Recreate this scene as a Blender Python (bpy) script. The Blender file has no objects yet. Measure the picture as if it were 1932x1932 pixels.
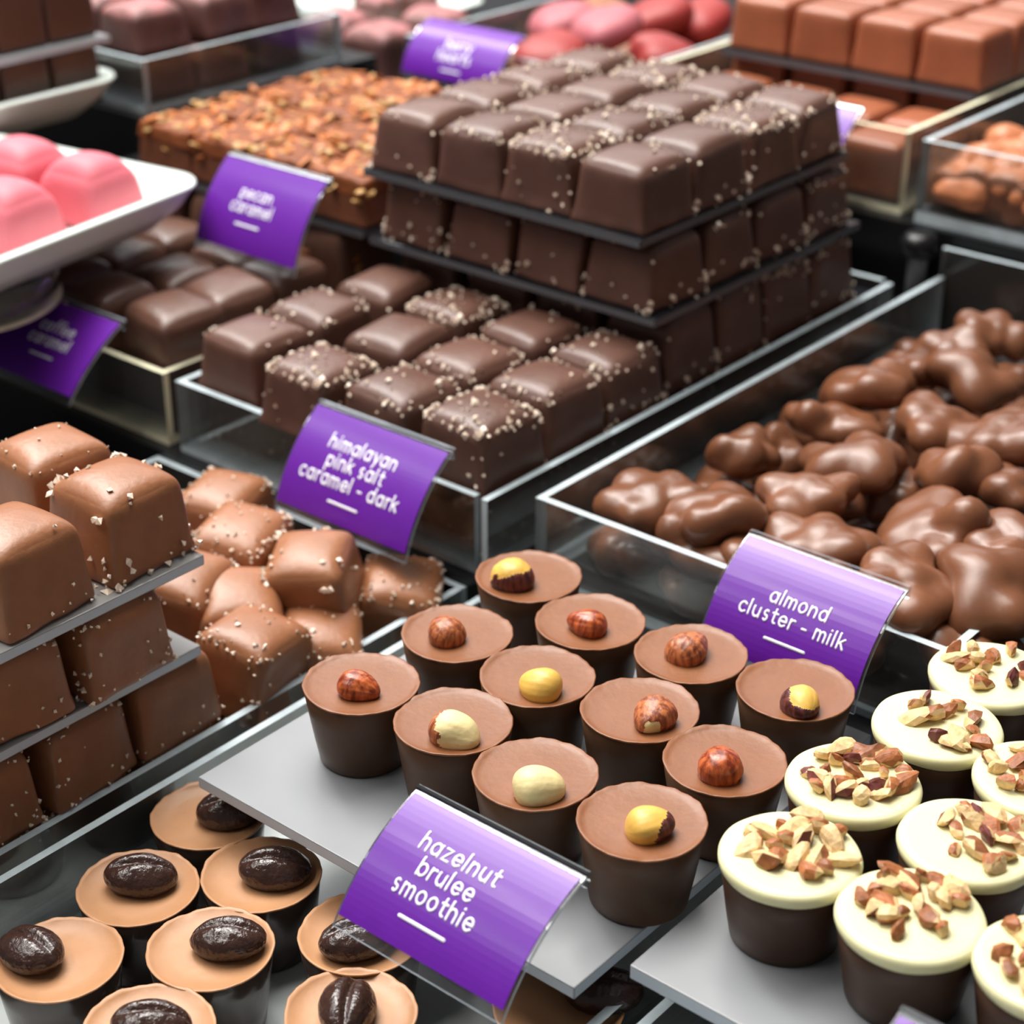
import bpy, bmesh, math, random
import numpy as np
from mathutils import Vector, Matrix

# All lengths below are written in centimetres; the last lines scale the scene to metres.
SC = bpy.context.scene
COL = SC.collection
S = 0.01

# ------------------------------------------------------------------ camera
CAM = np.array([25.49, -31.66, 29.61])
RR = np.array([0.7679693508, 0.6404812983, 0.0026043485])
UU = np.array([-0.2965443173, 0.3519615845, 0.8877975619])
FF = np.array([-0.5677011045, 0.6825736221, -0.4602267989])
FPX = 3500.0
cam_d = bpy.data.cameras.new('camera')
cam = bpy.data.objects.new('camera', cam_d)
COL.objects.link(cam)
cam.matrix_world = Matrix(((RR[0], UU[0], -FF[0], CAM[0]), (RR[1], UU[1], -FF[1], CAM[1]), (RR[2], UU[2], -FF[2], CAM[2]), (0, 0, 0, 1)))
cam_d.sensor_width = 36.0
cam_d.lens = FPX / 1932 * 36.0
cam_d.clip_start = 0.01
cam_d.clip_end = 50
cam_d.dof.use_dof = True
cam_d.dof.focus_distance = 0.475
cam_d.dof.aperture_fstop = 13.5
SC.camera = cam

# ------------------------------------------------------------------ light
w = bpy.data.worlds.new('store_world'); SC.world = w; w.use_nodes = True
nt = w.node_tree
bg = nt.nodes['Background']
bg.inputs[0].default_value = (0.95, 0.97, 1.0, 1); bg.inputs[1].default_value = 0.12

def area_light(name, loc, target, sx, sy, power, color=(1, 1, 1)):
    d = bpy.data.lights.new(name, 'AREA'); d.shape = 'RECTANGLE'
    d.size = sx * S; d.size_y = sy * S; d.energy = power; d.color = color
    o = bpy.data.objects.new(name, d); COL.objects.link(o)
    o.location = loc
    v = Vector(target) - Vector(loc)
    o.rotation_euler = v.to_track_quat('-Z', 'Y').to_euler()
    return o
area_light('ceiling_panel_light', (-58, 32, 150), (-14, 14, 0), 130, 110, 46.0, (1.0, 0.97, 0.92))
area_light('ceiling_strip_light', (-150, -110, 170), (-8, 5, 0), 150, 14, 7.0, (0.92, 0.96, 1.0))
area_light('ceiling_strip_light', (-118, 45, 150), (-12, 15, 0), 30, 150, 26.0, (1.0, 0.98, 0.96))
area_light('far_sheen_light', (-130, 165, 105), (-12, 15, 0), 180, 55, 9.0, (0.97, 0.98, 1.0))  # added unseen light behind the trays, gives flat tops a sheen
area_light('ceiling_strip_light', (-70, -75, 165), (-8, 5, 0), 110, 10, 10.0, (1.0, 0.96, 0.9))

SC.view_settings.view_transform = 'Standard'
SC.view_settings.look = 'None'
SC.view_settings.exposure = 0.08
SC.view_settings.gamma = 1.0
SC.view_settings.use_curve_mapping = False

# ------------------------------------------------------------------ helpers
def _ray(px, py): return (px - 966) * RR - (py - 966) * UU + FPX * FF
def W(px, py, z):
    d = _ray(px, py); return CAM + d * ((z - CAM[2]) / d[2])
def atY(px, py, y):
    d = _ray(px, py); return CAM + d * ((y - CAM[1]) / d[1])
def atX(px, py, x):
    d = _ray(px, py); return CAM + d * ((x - CAM[0]) / d[0])

def lin(r, g, b):
    f = lambda c: ((c / 255 + 0.055) / 1.055) ** 2.4 if c > 10 else c / 255 / 12.92
    return (f(r), f(g), f(b), 1)

def principled(name, color, rough=0.4, spec=0.5, noise=0.0, nscale=60, bump=0.0, bscale=300, rand=0.0, coat=0.0,
               sss=0.0, trans=0.0, coat_rough=0.06, detail=4):
    m = bpy.data.materials.new(name); m.use_nodes = True
    n = m.node_tree.nodes; l = m.node_tree.links
    p = n['Principled BSDF']
    p.inputs['Base Color'].default_value = color
    p.inputs['Roughness'].default_value = rough
    p.inputs['Specular IOR Level'].default_value = spec
    p.inputs['Coat Weight'].default_value = coat
    p.inputs['Coat Roughness'].default_value = coat_rough
    p.inputs['Transmission Weight'].default_value = trans
    if sss:
        p.inputs['Subsurface Weight'].default_value = sss
        p.inputs['Subsurface Radius'].default_value = (0.004, 0.002, 0.001)
        p.inputs['Subsurface Scale'].default_value = 0.5
    tc = n.new('ShaderNodeTexCoord')
    src = None
    if noise or rand:
        hsv = n.new('ShaderNodeHueSaturation'); hsv.inputs['Color'].default_value = color
        val = None
        if noise:
            t = n.new('ShaderNodeTexNoise'); t.inputs['Scale'].default_value = nscale; t.inputs['Detail'].default_value = detail
            l.new(tc.outputs['Object'], t.inputs['Vector'])
            mr = n.new('ShaderNodeMapRange'); mr.inputs['From Min'].default_value = 0.3; mr.inputs['From Max'].default_value = 0.7
            mr.inputs['To Min'].default_value = 1 - noise; mr.inputs['To Max'].default_value = 1 + noise
            l.new(t.outputs['Fac'], mr.inputs['Value']); val = mr.outputs['Result']
        if rand:
            oi = n.new('ShaderNodeObjectInfo')
            mr2 = n.new('ShaderNodeMapRange'); mr2.inputs['To Min'].default_value = 1 - rand; mr2.inputs['To Max'].default_value = 1 + rand
            l.new(oi.outputs['Random'], mr2.inputs['Value'])
            if val is None: val = mr2.outputs['Result']
            else:
                mu = n.new('ShaderNodeMath'); mu.operation = 'MULTIPLY'
                l.new(val, mu.inputs[0]); l.new(mr2.outputs['Result'], mu.inputs[1]); val = mu.outputs[0]
        l.new(val, hsv.inputs['Value'])
        l.new(hsv.outputs['Color'], p.inputs['Base Color'])
    if bump:
        t2 = n.new('ShaderNodeTexNoise'); t2.inputs['Scale'].default_value = bscale; t2.inputs['Detail'].default_value = 3
        l.new(tc.outputs['Object'], t2.inputs['Vector'])
        b = n.new('ShaderNodeBump'); b.inputs['Strength'].default_value = bump; b.inputs['Distance'].default_value = 0.001
        l.new(t2.outputs['Fac'], b.inputs['Height']); l.new(b.outputs['Normal'], p.inputs['Normal'])
    return m

def streaked(name, c1, c2, scale=(900, 900, 120), lo=0.42, hi=0.62, rough=0.4, bump=0.3):
    m = bpy.data.materials.new(name); m.use_nodes = True
    n = m.node_tree.nodes; l = m.node_tree.links; p = n['Principled BSDF']
    tc = n.new('ShaderNodeTexCoord'); mp = n.new('ShaderNodeMapping'); mp.inputs['Scale'].default_value = scale
    t = n.new('ShaderNodeTexNoise'); t.inputs['Scale'].default_value = 1.0; t.inputs['Detail'].default_value = 5
    r = n.new('ShaderNodeValToRGB'); r.color_ramp.elements[0].position = lo; r.color_ramp.elements[1].position = hi
    r.color_ramp.elements[0].color = c1; r.color_ramp.elements[1].color = c2
    l.new(tc.outputs['Object'], mp.inputs['Vector']); l.new(mp.outputs['Vector'], t.inputs['Vector'])
    l.new(t.outputs['Fac'], r.inputs['Fac']); l.new(r.outputs['Color'], p.inputs['Base Color'])
    b = n.new('ShaderNodeBump'); b.inputs['Strength'].default_value = bump; b.inputs['Distance'].default_value = 0.0006
    l.new(t.outputs['Fac'], b.inputs['Height']); l.new(b.outputs['Normal'], p.inputs['Normal'])
    p.inputs['Roughness'].default_value = rough
    return m

def clear_mat(name, tint, gloss_rough=0.03, haze=0.0, haze_col=(0.6, 0.65, 0.66, 1), gloss=1.0):
    """clear acrylic sheet: see-through with a Fresnel gloss and an optional slight scatter"""
    m = bpy.data.materials.new(name); m.use_nodes = True
    n = m.node_tree.nodes; l = m.node_tree.links
    n.remove(n['Principled BSDF'])
    out = n['Material Output']
    tr = n.new('ShaderNodeBsdfTransparent'); tr.inputs[0].default_value = tint
    gl = n.new('ShaderNodeBsdfGlossy'); gl.inputs['Roughness'].default_value = gloss_rough
    fr = n.new('ShaderNodeFresnel'); fr.inputs['IOR'].default_value = 1.35
    mu = n.new('ShaderNodeMath'); mu.operation = 'MULTIPLY'; mu.inputs[1].default_value = gloss
    mx = n.new('ShaderNodeMixShader')
    l.new(fr.outputs[0], mu.inputs[0]); l.new(mu.outputs[0], mx.inputs[0]); l.new(gl.outputs[0], mx.inputs[2])
    if haze:
        df = n.new('ShaderNodeBsdfDiffuse'); df.inputs[0].default_value = haze_col
        tl = n.new('ShaderNodeBsdfTranslucent'); tl.inputs[0].default_value = haze_col
        m1 = n.new('ShaderNodeMixShader'); m1.inputs[0].default_value = 0.35
        l.new(df.outputs[0], m1.inputs[1]); l.new(tl.outputs[0], m1.inputs[2])
        m2 = n.new('ShaderNodeMixShader'); m2.inputs[0].default_value = haze
        l.new(tr.outputs[0], m2.inputs[1]); l.new(m1.outputs[0], m2.inputs[2]); l.new(m2.outputs[0], mx.inputs[1])
    else:
        l.new(tr.outputs[0], mx.inputs[1])
    l.new(mx.outputs[0], out.inputs['Surface'])
    return m

M = {}
M['milk'] = principled('milk_chocolate', lin(148, 96, 64), 0.38, 0.45, 0.10, 120, 0.15, 500, 0.05)
M['milkb'] = principled('milk_chocolate_glossy', lin(114, 70, 46), 0.34, 0.5, 0.12, 90, 0.10, 200, 0.10)
M['cuptop'] = principled('hazelnut_cup_chocolate', lin(128, 79, 47), 0.42, 0.45, 0.06, 160, 0.12, 400, 0.03)
M['cupshade'] = principled('shaded_cup_side_chocolate', lin(84, 58, 40), 0.42, 0.3, 0.08, 100, 0.0, 0, 0.04)  # same milk chocolate as the tops, side shade put into a darker colour
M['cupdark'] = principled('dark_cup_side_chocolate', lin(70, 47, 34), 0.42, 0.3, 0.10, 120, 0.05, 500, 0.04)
M['dark'] = principled('dark_chocolate', lin(96, 65, 54), 0.40, 0.5, 0.12, 100, 0.15, 400, 0.10)
M['dark2'] = principled('plain_dark_chocolate', lin(92, 62, 50), 0.38, 0.5, 0.12, 100, 0.2, 300, 0.10)
M['redmilk'] = principled('reddish_milk_chocolate', lin(150, 86, 58), 0.38, 0.5, 0.08, 90, 0.1, 300, 0.06)
M['crisp'] = principled('crisp_milk_chocolate', lin(186, 116, 78), 0.42, 0.45, 0.15, 200, 0.3, 500, 0.06)
M['esp'] = principled('espresso_filling', lin(178, 130, 92), 0.42, 0.4, 0.05, 150, 0.10, 350, 0.02)
M['espside'] = principled('espresso_cup_side', lin(66, 54, 48), 0.16, 0.5, 0.12, 100)
M['bean'] = principled('glossy_dark_bean', lin(56, 36, 30), 0.2, 0.6, 0.1, 200, 0.5, 700)
M['white'] = principled('white_chocolate', lin(224, 218, 172), 0.36, 0.4, 0.02, 120, 0.08, 300, 0.01)
M['pink'] = principled('pink_coating', lin(212, 108, 120), 0.5, 0.3, 0.03, 120, 0, 0, 0.03)
M['rubydust'] = principled('pink_dusted_dark_chocolate', lin(92, 60, 56), 0.5, 0.4, 0.25, 60, 0.2, 200, 0.15)
def dusted(m, dust):
    n = m.node_tree.nodes; l = m.node_tree.links; p = n['Principled BSDF']
    src = p.inputs['Base Color'].links[0].from_socket
    tc = n.new('ShaderNodeTexCoord'); sp = n.new('ShaderNodeSeparateXYZ'); l.new(tc.outputs['Normal'], sp.inputs[0])
    ns = n.new('ShaderNodeTexNoise'); ns.inputs['Scale'].default_value = 90; l.new(tc.outputs['Object'], ns.inputs['Vector'])
    ad = n.new('ShaderNodeMath'); ad.operation = 'MULTIPLY'; l.new(sp.outputs['Z'], ad.inputs[0]); l.new(ns.outputs['Fac'], ad.inputs[1])
    mr = n.new('ShaderNodeMapRange'); mr.inputs['From Min'].default_value = 0.2; mr.inputs['From Max'].default_value = 0.6; l.new(ad.outputs[0], mr.inputs['Value'])
    mx = n.new('ShaderNodeMix'); mx.data_type = 'RGBA'; l.new(mr.outputs['Result'], mx.inputs['Factor']); l.new(src, mx.inputs[6]); mx.inputs[7].default_value = dust
    l.new(mx.outputs[2], p.inputs['Base Color'])
dusted(M['rubydust'], lin(176, 112, 112))
M['ruby'] = principled('ruby_pink_chocolate', lin(176, 98, 106), 0.5, 0.4, 0.06, 80, 0, 0, 0.05)
M['red'] = principled('red_coating', lin(152, 52, 50), 0.5, 0.4, 0.06, 80, 0, 0, 0.05)
M['salt'] = principled('pink_salt', lin(238, 218, 198), 0.25, 0.5, 0.18, 900, 0, 0, 0.0)
M['skin'] = streaked('hazelnut_skin', lin(122, 60, 34), lin(190, 112, 66))
M['skinred'] = streaked('red_hazelnut_skin', lin(116, 44, 24), lin(196, 100, 52), (700, 700, 90), 0.4, 0.66, 0.3)
M['skindark'] = streaked('dark_hazelnut_skin', lin(62, 26, 28), lin(112, 56, 48), (900, 900, 200))
M['kernel'] = principled('blanched_hazelnut', lin(226, 206, 150), 0.5, 0.4, 0.10, 300, 0.2, 500)
M['kernely'] = principled('golden_hazelnut', lin(222, 176, 84), 0.4, 0.45, 0.10, 200, 0.1, 500)
M['nutcream'] = principled('nut_flesh', lin(214, 182, 132), 0.5, 0.35, 0.22, 500, 0.4, 700, 0.08)
M['nutbrown'] = principled('nut_skin', lin(150, 90, 52), 0.45, 0.4, 0.35, 500, 0.3, 700, 0.25)
M['nutpurple'] = principled('dark_nut_skin', lin(104, 52, 48), 0.45, 0.4, 0.25, 500, 0.3, 700, 0.2)
M['caramel'] = principled('caramel_nut_topping', lin(122, 66, 34), 0.6, 0.3, 0.4, 150, 0.5, 300, 0.05)
M['florbase'] = principled('florentine_chocolate', lin(112, 66, 44), 0.5, 0.4, 0.2, 150)
M['flake'] = principled('almond_flake', lin(186, 106, 40), 0.45, 0.45, 0.3, 200, 0, 0, 0.1)
M['flakepale'] = principled('pale_almond_flake', lin(178, 136, 76), 0.4, 0.4, 0.2, 200)
M['card'] = principled('purple_card', lin(98, 22, 152), 0.45, 0.3, 0.03, 150, 0, 0, 0.0, 0.40, coat_rough=0.2)
M['print'] = principled('white_print', (0.9, 0.88, 0.95, 1), 0.5, 0.3)
M['porcelain'] = principled('white_porcelain', lin(232, 242, 236), 0.15, 0.5)
M['black'] = principled('black_laminate', (0.006, 0.006, 0.007, 1), 0.35, 0.4)
M['blackacr'] = principled('black_acrylic', (0.012, 0.013, 0.016, 1), 0.18, 0.5)
M['blackedge'] = principled('cut_black_acrylic_edge', (0.10, 0.105, 0.12, 1), 0.35, 0.5)
M['frost'] = principled('frosted_acrylic', lin(138, 140, 143), 0.28, 0.5, 0.05, 25, 0.0, 0, 0)
M['frostedge'] = principled('frosted_acrylic_edge', lin(196, 206, 216), 0.4, 0.5)
M['base'] = principled('pale_tray_base', lin(206, 212, 212), 0.22, 0.5, 0.10, 40)
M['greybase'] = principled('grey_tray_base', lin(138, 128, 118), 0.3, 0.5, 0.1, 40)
M['steel'] = principled('grey_steel', lin(74, 76, 78), 0.4, 0.5)
M['edge'] = principled('cut_acrylic_edge', lin(190, 202, 207), 0.22, 0.5, 0.12, 160)
M['edgewarm'] = principled('warm_cut_acrylic_edge', lin(240, 235, 204), 0.25, 0.5, 0.08, 160)
M['clear'] = clear_mat('clear_acrylic', (0.93, 0.95, 0.95, 1), 0.04, 0.08, (0.42, 0.40, 0.37, 1), gloss=0.8)
M['clearshelf'] = clear_mat('grey_clear_acrylic', (0.62, 0.62, 0.62, 1), 0.08, 0.75, (0.5, 0.49, 0.48, 1), gloss=1.0)
M['holder'] = clear_mat('clear_label_plastic', (0.88, 0.88, 0.9, 1), 0.05, 0.05, (0.6, 0.6, 0.62, 1), gloss=1.0)
M['glass'] = clear_mat('stand_glass', (0.72, 0.75, 0.73, 1), 0.03, 0.22, (0.5, 0.53, 0.5, 1), gloss=2.0)

def mesh(name, V, F, mats, smooth=True, fm=None):
    me = bpy.data.meshes.new(name)
    me.from_pydata([tuple(map(float, v)) for v in V], [], [tuple(int(i) for i in f) for f in F])
    for m in (mats if isinstance(mats, (list, tuple)) else [mats]): me.materials.append(m)
    me.polygons.foreach_set('use_smooth', [smooth] * len(me.polygons))
    if fm is not None: me.polygons.foreach_set('material_index', [int(i) for i in fm])
    me.update(); return me

def obj(name, me, parent=None, loc=(0, 0, 0), rot=(0, 0, 0), scale=(1, 1, 1), label=None, cat=None, group=None, kind=None):
    o = bpy.data.objects.new(name, me); COL.objects.link(o)
    o.location = tuple(float(x) for x in loc); o.rotation_euler = rot; o.scale = scale
    if parent is not None: o.parent = parent
    if label: o['label'] = label
    if cat: o['category'] = cat
    if group: o['group'] = group
    if kind: o['kind'] = kind
    return o
def thing(name, label, cat, loc=(0, 0, 0), rot=(0, 0, 0), group=None, scale=(1, 1, 1)):
    return obj(name, None, None, loc, rot, scale, label, cat, group)

def join(parts):
    """merge (V, F[, fm]) lists into one V, F, fm"""
    V = []; F = []; fm = []; k = 0
    for p in parts:
        v, f = p[0], p[1]; V.extend(v); F.extend([[i + k for i in q] for q in f]); k += len(v)
        fm.extend(p[2] if len(p) > 2 else [0] * len(f))
    return V, F, fm

def box(x0, x1, y0, y1, z0, z1):
    V = [(x, y, z) for x in (x0, x1) for y in (y0, y1) for z in (z0, z1)]
    F = [(0, 1, 3, 2), (4, 6, 7, 5), (0, 4, 5, 1), (2, 3, 7, 6), (0, 2, 6, 4), (1, 5, 7, 3)]
    return V, F
def sheet(x0, x1, y0, y1, z0, z1):
    """box whose two largest faces carry material 0 and whose cut edges carry material 1"""
    V, F = box(x0, x1, y0, y1, z0, z1)
    a = [(y1 - y0) * (z1 - z0), (x1 - x0) * (z1 - z0), (x1 - x0) * (y1 - y0)]
    k = int(np.argmax(a)); fm = [1] * 6; fm[2 * k] = fm[2 * k + 1] = 0
    return V, F, fm
def bevel_mesh(name, V, F, mats, width=0.05, seg=2, fm=None, smooth=False):
    me = mesh(name, V, F, mats, smooth, fm)
    bm = bmesh.new(); bm.from_mesh(me)
    bmesh.ops.bevel(bm, geom=list(bm.edges), offset=width, segments=seg, affect='EDGES', profile=0.5)
    bm.to_mesh(me); bm.free(); return me

def lathe(profile, n=64, wob=None, caps=(True, True)):
    V = []; F = []
    for i, (r, z) in enumerate(profile):
        for j in range(n):
            a = 2 * math.pi * j / n
            dr, dz = wob(i, a) if wob else (0, 0)
            V.append(((r + dr) * math.cos(a), (r + dr) * math.sin(a), z + dz))
    m = len(profile)
    for i in range(m - 1):
        for j in range(n):
            F.append((i * n + j, i * n + (j + 1) % n, (i + 1) * n + (j + 1) % n, (i + 1) * n + j))
    if caps[0] and profile[0][0] > 1e-6: F.append(tuple(range(n))[::-1])
    if caps[1] and profile[-1][0] > 1e-6: F.append(tuple((m - 1) * n + j for j in range(n)))
    return V, F

def uvs(nu=40, nv=24):
    V = []; F = []
    V.append((0, 0, 1))
    for i in range(1, nv):
        t = math.pi * i / nv
        for j in range(nu):
            a = 2 * math.pi * j / nu
            V.append((math.sin(t) * math.cos(a), math.sin(t) * math.sin(a), math.cos(t)))
    V.append((0, 0, -1))
    for j in range(nu): F.append((0, 1 + j, 1 + (j + 1) % nu))
    for i in range(nv - 2):
        for j in range(nu):
            a = 1 + i * nu + j; b = 1 + i * nu + (j + 1) % nu
            F.append((a, a + nu, b + nu, b))
    e = len(V) - 1; k = 1 + (nv - 2) * nu
    for j in range(nu): F.append((k + j, e, k + (j + 1) % nu))
    return np.array(V), F

_ico = {}
def ico(sub):
    if sub not in _ico:
        bm = bmesh.new(); bmesh.ops.create_icosphere(bm, subdivisions=sub, radius=1.0)
        bm.verts.ensure_lookup_table()
        _ico[sub] = (np.array([v.co[:] for v in bm.verts]), [[v.index for v in f.verts] for f in bm.faces]); bm.free()
    V, F = _ico[sub]; return V.copy(), F

def lfnoise(P, seed, freq=1.0, n=5):
    """smooth sum-of-sines noise in about -1..1"""
    rs = np.random.RandomState(seed); out = np.zeros(len(P))
    for k in range(n):
        d = rs.normal(size=3); d /= np.linalg.norm(d)
        out += np.sin(P @ d * freq * rs.uniform(0.7, 1.6) + rs.uniform(0, 6.28))
    return out / n * 1.6

def rounded_choc(wx, wy, h, rt=0.42, rb=0.14, bulge=0.18, seed=0, skirt=0.05, wob=0.03, n=17, smooth=4):
    """soft-edged chocolate standing on z=0; returns V, F, vertex normals"""
    t = np.sin(np.linspace(-1, 1, n) * math.pi / 2); t = np.sign(t) * np.abs(t) ** 0.9
    idx = {}; V = []; F = []
    def vid(p):
        k = tuple(np.round(p, 5))
        if k not in idx: idx[k] = len(V); V.append(p)
        return idx[k]
    for ax in range(3):
        for s in (-1, 1):
            for i in range(n - 1):
                for j in range(n - 1):
                    q = []
                    for (a, b) in ((i, j), (i + 1, j), (i + 1, j + 1), (i, j + 1)):
                        p = [0, 0, 0]; p[ax] = s; p[(ax + 1) % 3] = t[a]; p[(ax + 2) % 3] = t[b]; q.append(vid(p))
                    F.append(q if s > 0 else q[::-1])
    P = np.array(V, float); H = np.array([wx, wy, h]) / 2
    s = np.clip((P[:, 2] + 1) / 2, 0, 1); s = s * s * (3 - 2 * s)
    r = (rb + (rt - rb) * s)[:, None]
    q = P * H; inner = np.clip(q, -(H - r), H - r); d = q - inner
    d /= np.maximum(np.linalg.norm(d, axis=1), 1e-9)[:, None]
    X = inner + d * r
    u = P[:, 0]; v = P[:, 1]
    up = np.clip((P[:, 2] + 0.2) / 1.2, 0, 1)
    X[:, 2] += up * bulge * (1 - u * u) * (1 - v * v)
    low = np.clip((-0.55 - P[:, 2]) / 0.45, 0, 1)
    side = (np.abs(P[:, 2]) < 0.999)
    ang = np.arctan2(v, u)
    f = 1 + low * skirt * (0.7 + 0.6 * np.sin(ang * 5 + seed) * np.sin(ang * 3 + 2 * seed)) - 0.03 * P[:, 2]
    X[:, 0] *= f; X[:, 1] *= f
    nn = np.stack([lfnoise(X, seed + k, 1.5) for k in range(3)], 1) * wob
    nn[:, 2] *= (P[:, 2] > -0.9)
    X += nn
    X[:, 2] += h / 2
    X[:, 2] -= X[:, 2].min()
    nbr = [set() for _ in X]
    for f_ in F:
        for a in range(4): nbr[f_[a]].add(f_[(a + 1) % 4]); nbr[f_[a]].add(f_[a - 1])
    nbr = [list(b) for b in nbr]; wt = (0.6 * np.clip((P[:, 2] + 0.7) / 0.5, 0, 1))[:, None]
    for _ in range(smooth): X = (1 - wt) * X + wt * np.array([X[b].mean(0) for b in nbr])
    N = d.copy()
    return X, F, N

def salt_mesh(X, N, count, seed, lo=0.05, hi=0.13, bias='top'):
    rs = np.random.RandomState(seed); parts = []
    h = X[:, 2].max()
    # spread by area: use random picks, weight by where the salt sticks
    if bias == 'top': wgt = (N[:, 2] > 0.55) * 1.0 + 0.08
    elif bias == 'foot': wgt = ((X[:, 2] < h * 0.3) & (N[:, 2] < 0.5) & (N[:, 2] > -0.6)) * 1.0 + (N[:, 2] > 0.6) * 0.12 + 0.06
    else: wgt = (N[:, 2] > 0.55) * 0.5 + ((X[:, 2] < h * 0.35) & (N[:, 2] < 0.4) & (N[:, 2] > -0.6)) * 0.6 + 0.15
    wgt = wgt * (N[:, 2] > -0.7)
    pick = rs.choice(len(X), count, p=wgt / wgt.sum())
    for i in pick:
        s = rs.uniform(lo, hi) * (1 if rs.rand() > 0.12 else 1.4)
        V = np.array([(1, 0, 0), (-1, 0, 0), (0, 1, 0), (0, -1, 0), (0, 0, 1), (0, 0, -1)], float) * rs.uniform(0.6, 1.2, (6, 1)) + rs.normal(size=(6, 3)) * 0.18
        a = rs.uniform(0, 6.28, 3); Rm = np.array(Matrix.Rotation(a[0], 3, 'X') @ Matrix.Rotation(a[1], 3, 'Y') @ Matrix.Rotation(a[2], 3, 'Z'))
        j = X[i] + rs.normal(size=3) * 0.08; j = j - N[i] * np.dot(j - X[i], N[i])
        V = V @ Rm.T * s * 0.62 + j + N[i] * s * 0.25
        V[:, 2] = np.maximum(V[:, 2], 0.0)
        parts.append((list(V), [(0, 2, 4), (2, 1, 4), (1, 3, 4), (3, 0, 4), (2, 0, 5), (1, 2, 5), (3, 1, 5), (0, 3, 5)]))
    V, F, _ = join(parts); return V, F

def blob(seed, nl=6, rad=1.0, lobe=0.62, flat=0.75, sub=4, k=9.0, rough=0.0, spread=0.75):
    """lumpy cluster: smooth union of lobes, star-shaped about its centre"""
    rs = np.random.RandomState(seed); D, F = ico(sub)
    rr = np.full(len(D), 0.62 * rad)
    acc = np.exp(k * rr)
    for i in range(nl):
        a = 2 * math.pi * (i + rs.uniform(-0.35, 0.35)) / nl
        e = rs.uniform(-0.35, 0.75) if i % 2 else rs.uniform(-0.2, 0.35)
        c = np.array([math.cos(a) * math.cos(e), math.sin(a) * math.cos(e), math.sin(e)]) * rad * spread * rs.uniform(0.7, 1.15)
        c[0] *= 1.18
        ax = rs.normal(size=3); ax /= np.linalg.norm(ax); el = rs.uniform(1.0, 1.55); lr = rad * lobe * rs.uniform(0.78, 1.1)
        # ray-ellipsoid exit distance, ellipsoid stretched along ax
        Mx = (np.eye(3) + (1 / el - 1) * np.outer(ax, ax)) / lr
        d = D @ Mx.T; cc = Mx @ c
        A = (d * d).sum(1); B = d @ cc; Cq = cc @ cc - 1
        disc = B * B - A * Cq
        tt = np.where(disc > 0, (B + np.sqrt(np.maximum(disc, 0))) / A, 0.0)
        acc += np.exp(k * np.maximum(tt, 0))
    rr = np.log(acc) / k
    if rough: rr = rr + rough * lfnoise(D, seed + 5, 9, 7) + rough * 0.6 * lfnoise(D, seed + 9, 17, 7)
    # relax the star radius a little so that creases stay soft
    X = D * rr[:, None]
    nb = [[] for _ in D]
    for f in F:
        for a, b in ((0, 1), (1, 2), (2, 0)): nb[f[a]].append(f[b]); nb[f[b]].append(f[a])
    if not rough:
        for _ in range(2): X = np.array([0.5 * X[i] + 0.5 * X[nb[i]].mean(0) for i in range(len(X))])
    X[:, 2] *= flat
    lowz = X[:, 2].min() * 0.72
    X[:, 2] = np.maximum(X[:, 2], lowz)
    X[:, 2] -= X[:, 2].min()
    return X, F

# ------------------------------------------------------------------ setting: floor and the stepped counter
fl = obj('floor', mesh('floor', *box(-250, 250, -250, 250, -92, -90), principled('store_floor', lin(120, 112, 104), 0.4, 0.4, 0.1, 5), False), kind='structure')
cn = thing('display_counter', 'black stepped counter carrying all the trays of chocolates', 'counter', (0, 0, 0))
obj('lower_step', mesh('lower_step', *box(-75, 40, -40, 9.0, -90, -4.2), M['black'], False), cn)
obj('middle_step', mesh('middle_step', *box(-75, 40, 9.0, 38.2, -90, -1.0), M['black'], False), cn)
obj('upper_step', mesh('upper_step', *box(-75, 40, 38.2, 100, -90, 3.9), M['black'], False), cn)
obj('side_step', mesh('side_step', *box(-75, -41.9, 22.4, 38.2, -1.0, 6.2), M['black'], False), cn)

# ------------------------------------------------------------------ acrylic trays
def sheet_part(name, dims, parent, mats=None):
    V, F, fm = sheet(*dims); return obj(name, mesh(name, V, F, mats or [M['clear'], M['edge']], False, fm), parent)
def tray(label, x0, x1, y0, y1, z0, ztop, floor_m=None, back_top=None, sides=('f', 'b', 'l', 'r'), th=0.26, group='clear acrylic trays', front_cut=0.0, right_dx=0.0, edge='edge', bth=0.25):
    t = thing('acrylic_tray', label, 'tray', ((x0 + x1) / 2, (y0 + y1) / 2, z0), group=group)
    o = np.array([(x0 + x1) / 2, (y0 + y1) / 2, z0])
    def P(name, a, b, c, d, e, f, mats=None): return sheet_part(name, (a - o[0], b - o[0], c - o[1], d - o[1], e - o[2], f - o[2]), t, mats or [M['clear'], M[edge]])
    P('base', x0, x1, y0, y1, z0, z0 + bth, [floor_m, M['edge']] if floor_m else None)
    zb = z0 + bth + 0.005
    if 'f' in sides: P('front_wall', x0, x1 - front_cut, y0, y0 + th, zb, ztop)
    if 'b' in sides: P('back_wall', x0, x1, y1 - th, y1, zb, back_top or ztop)
    if 'l' in sides: P('side_wall', x0, x0 + th, y0 + th + .01, y1 - th - .01, zb, ztop)
    if 'r' in sides: P('side_wall', x1 - th + right_dx, x1 + right_dx, y0 + (th + .01 if not right_dx else 0.0), y1 - th - .01, zb, ztop)
    return t

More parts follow.
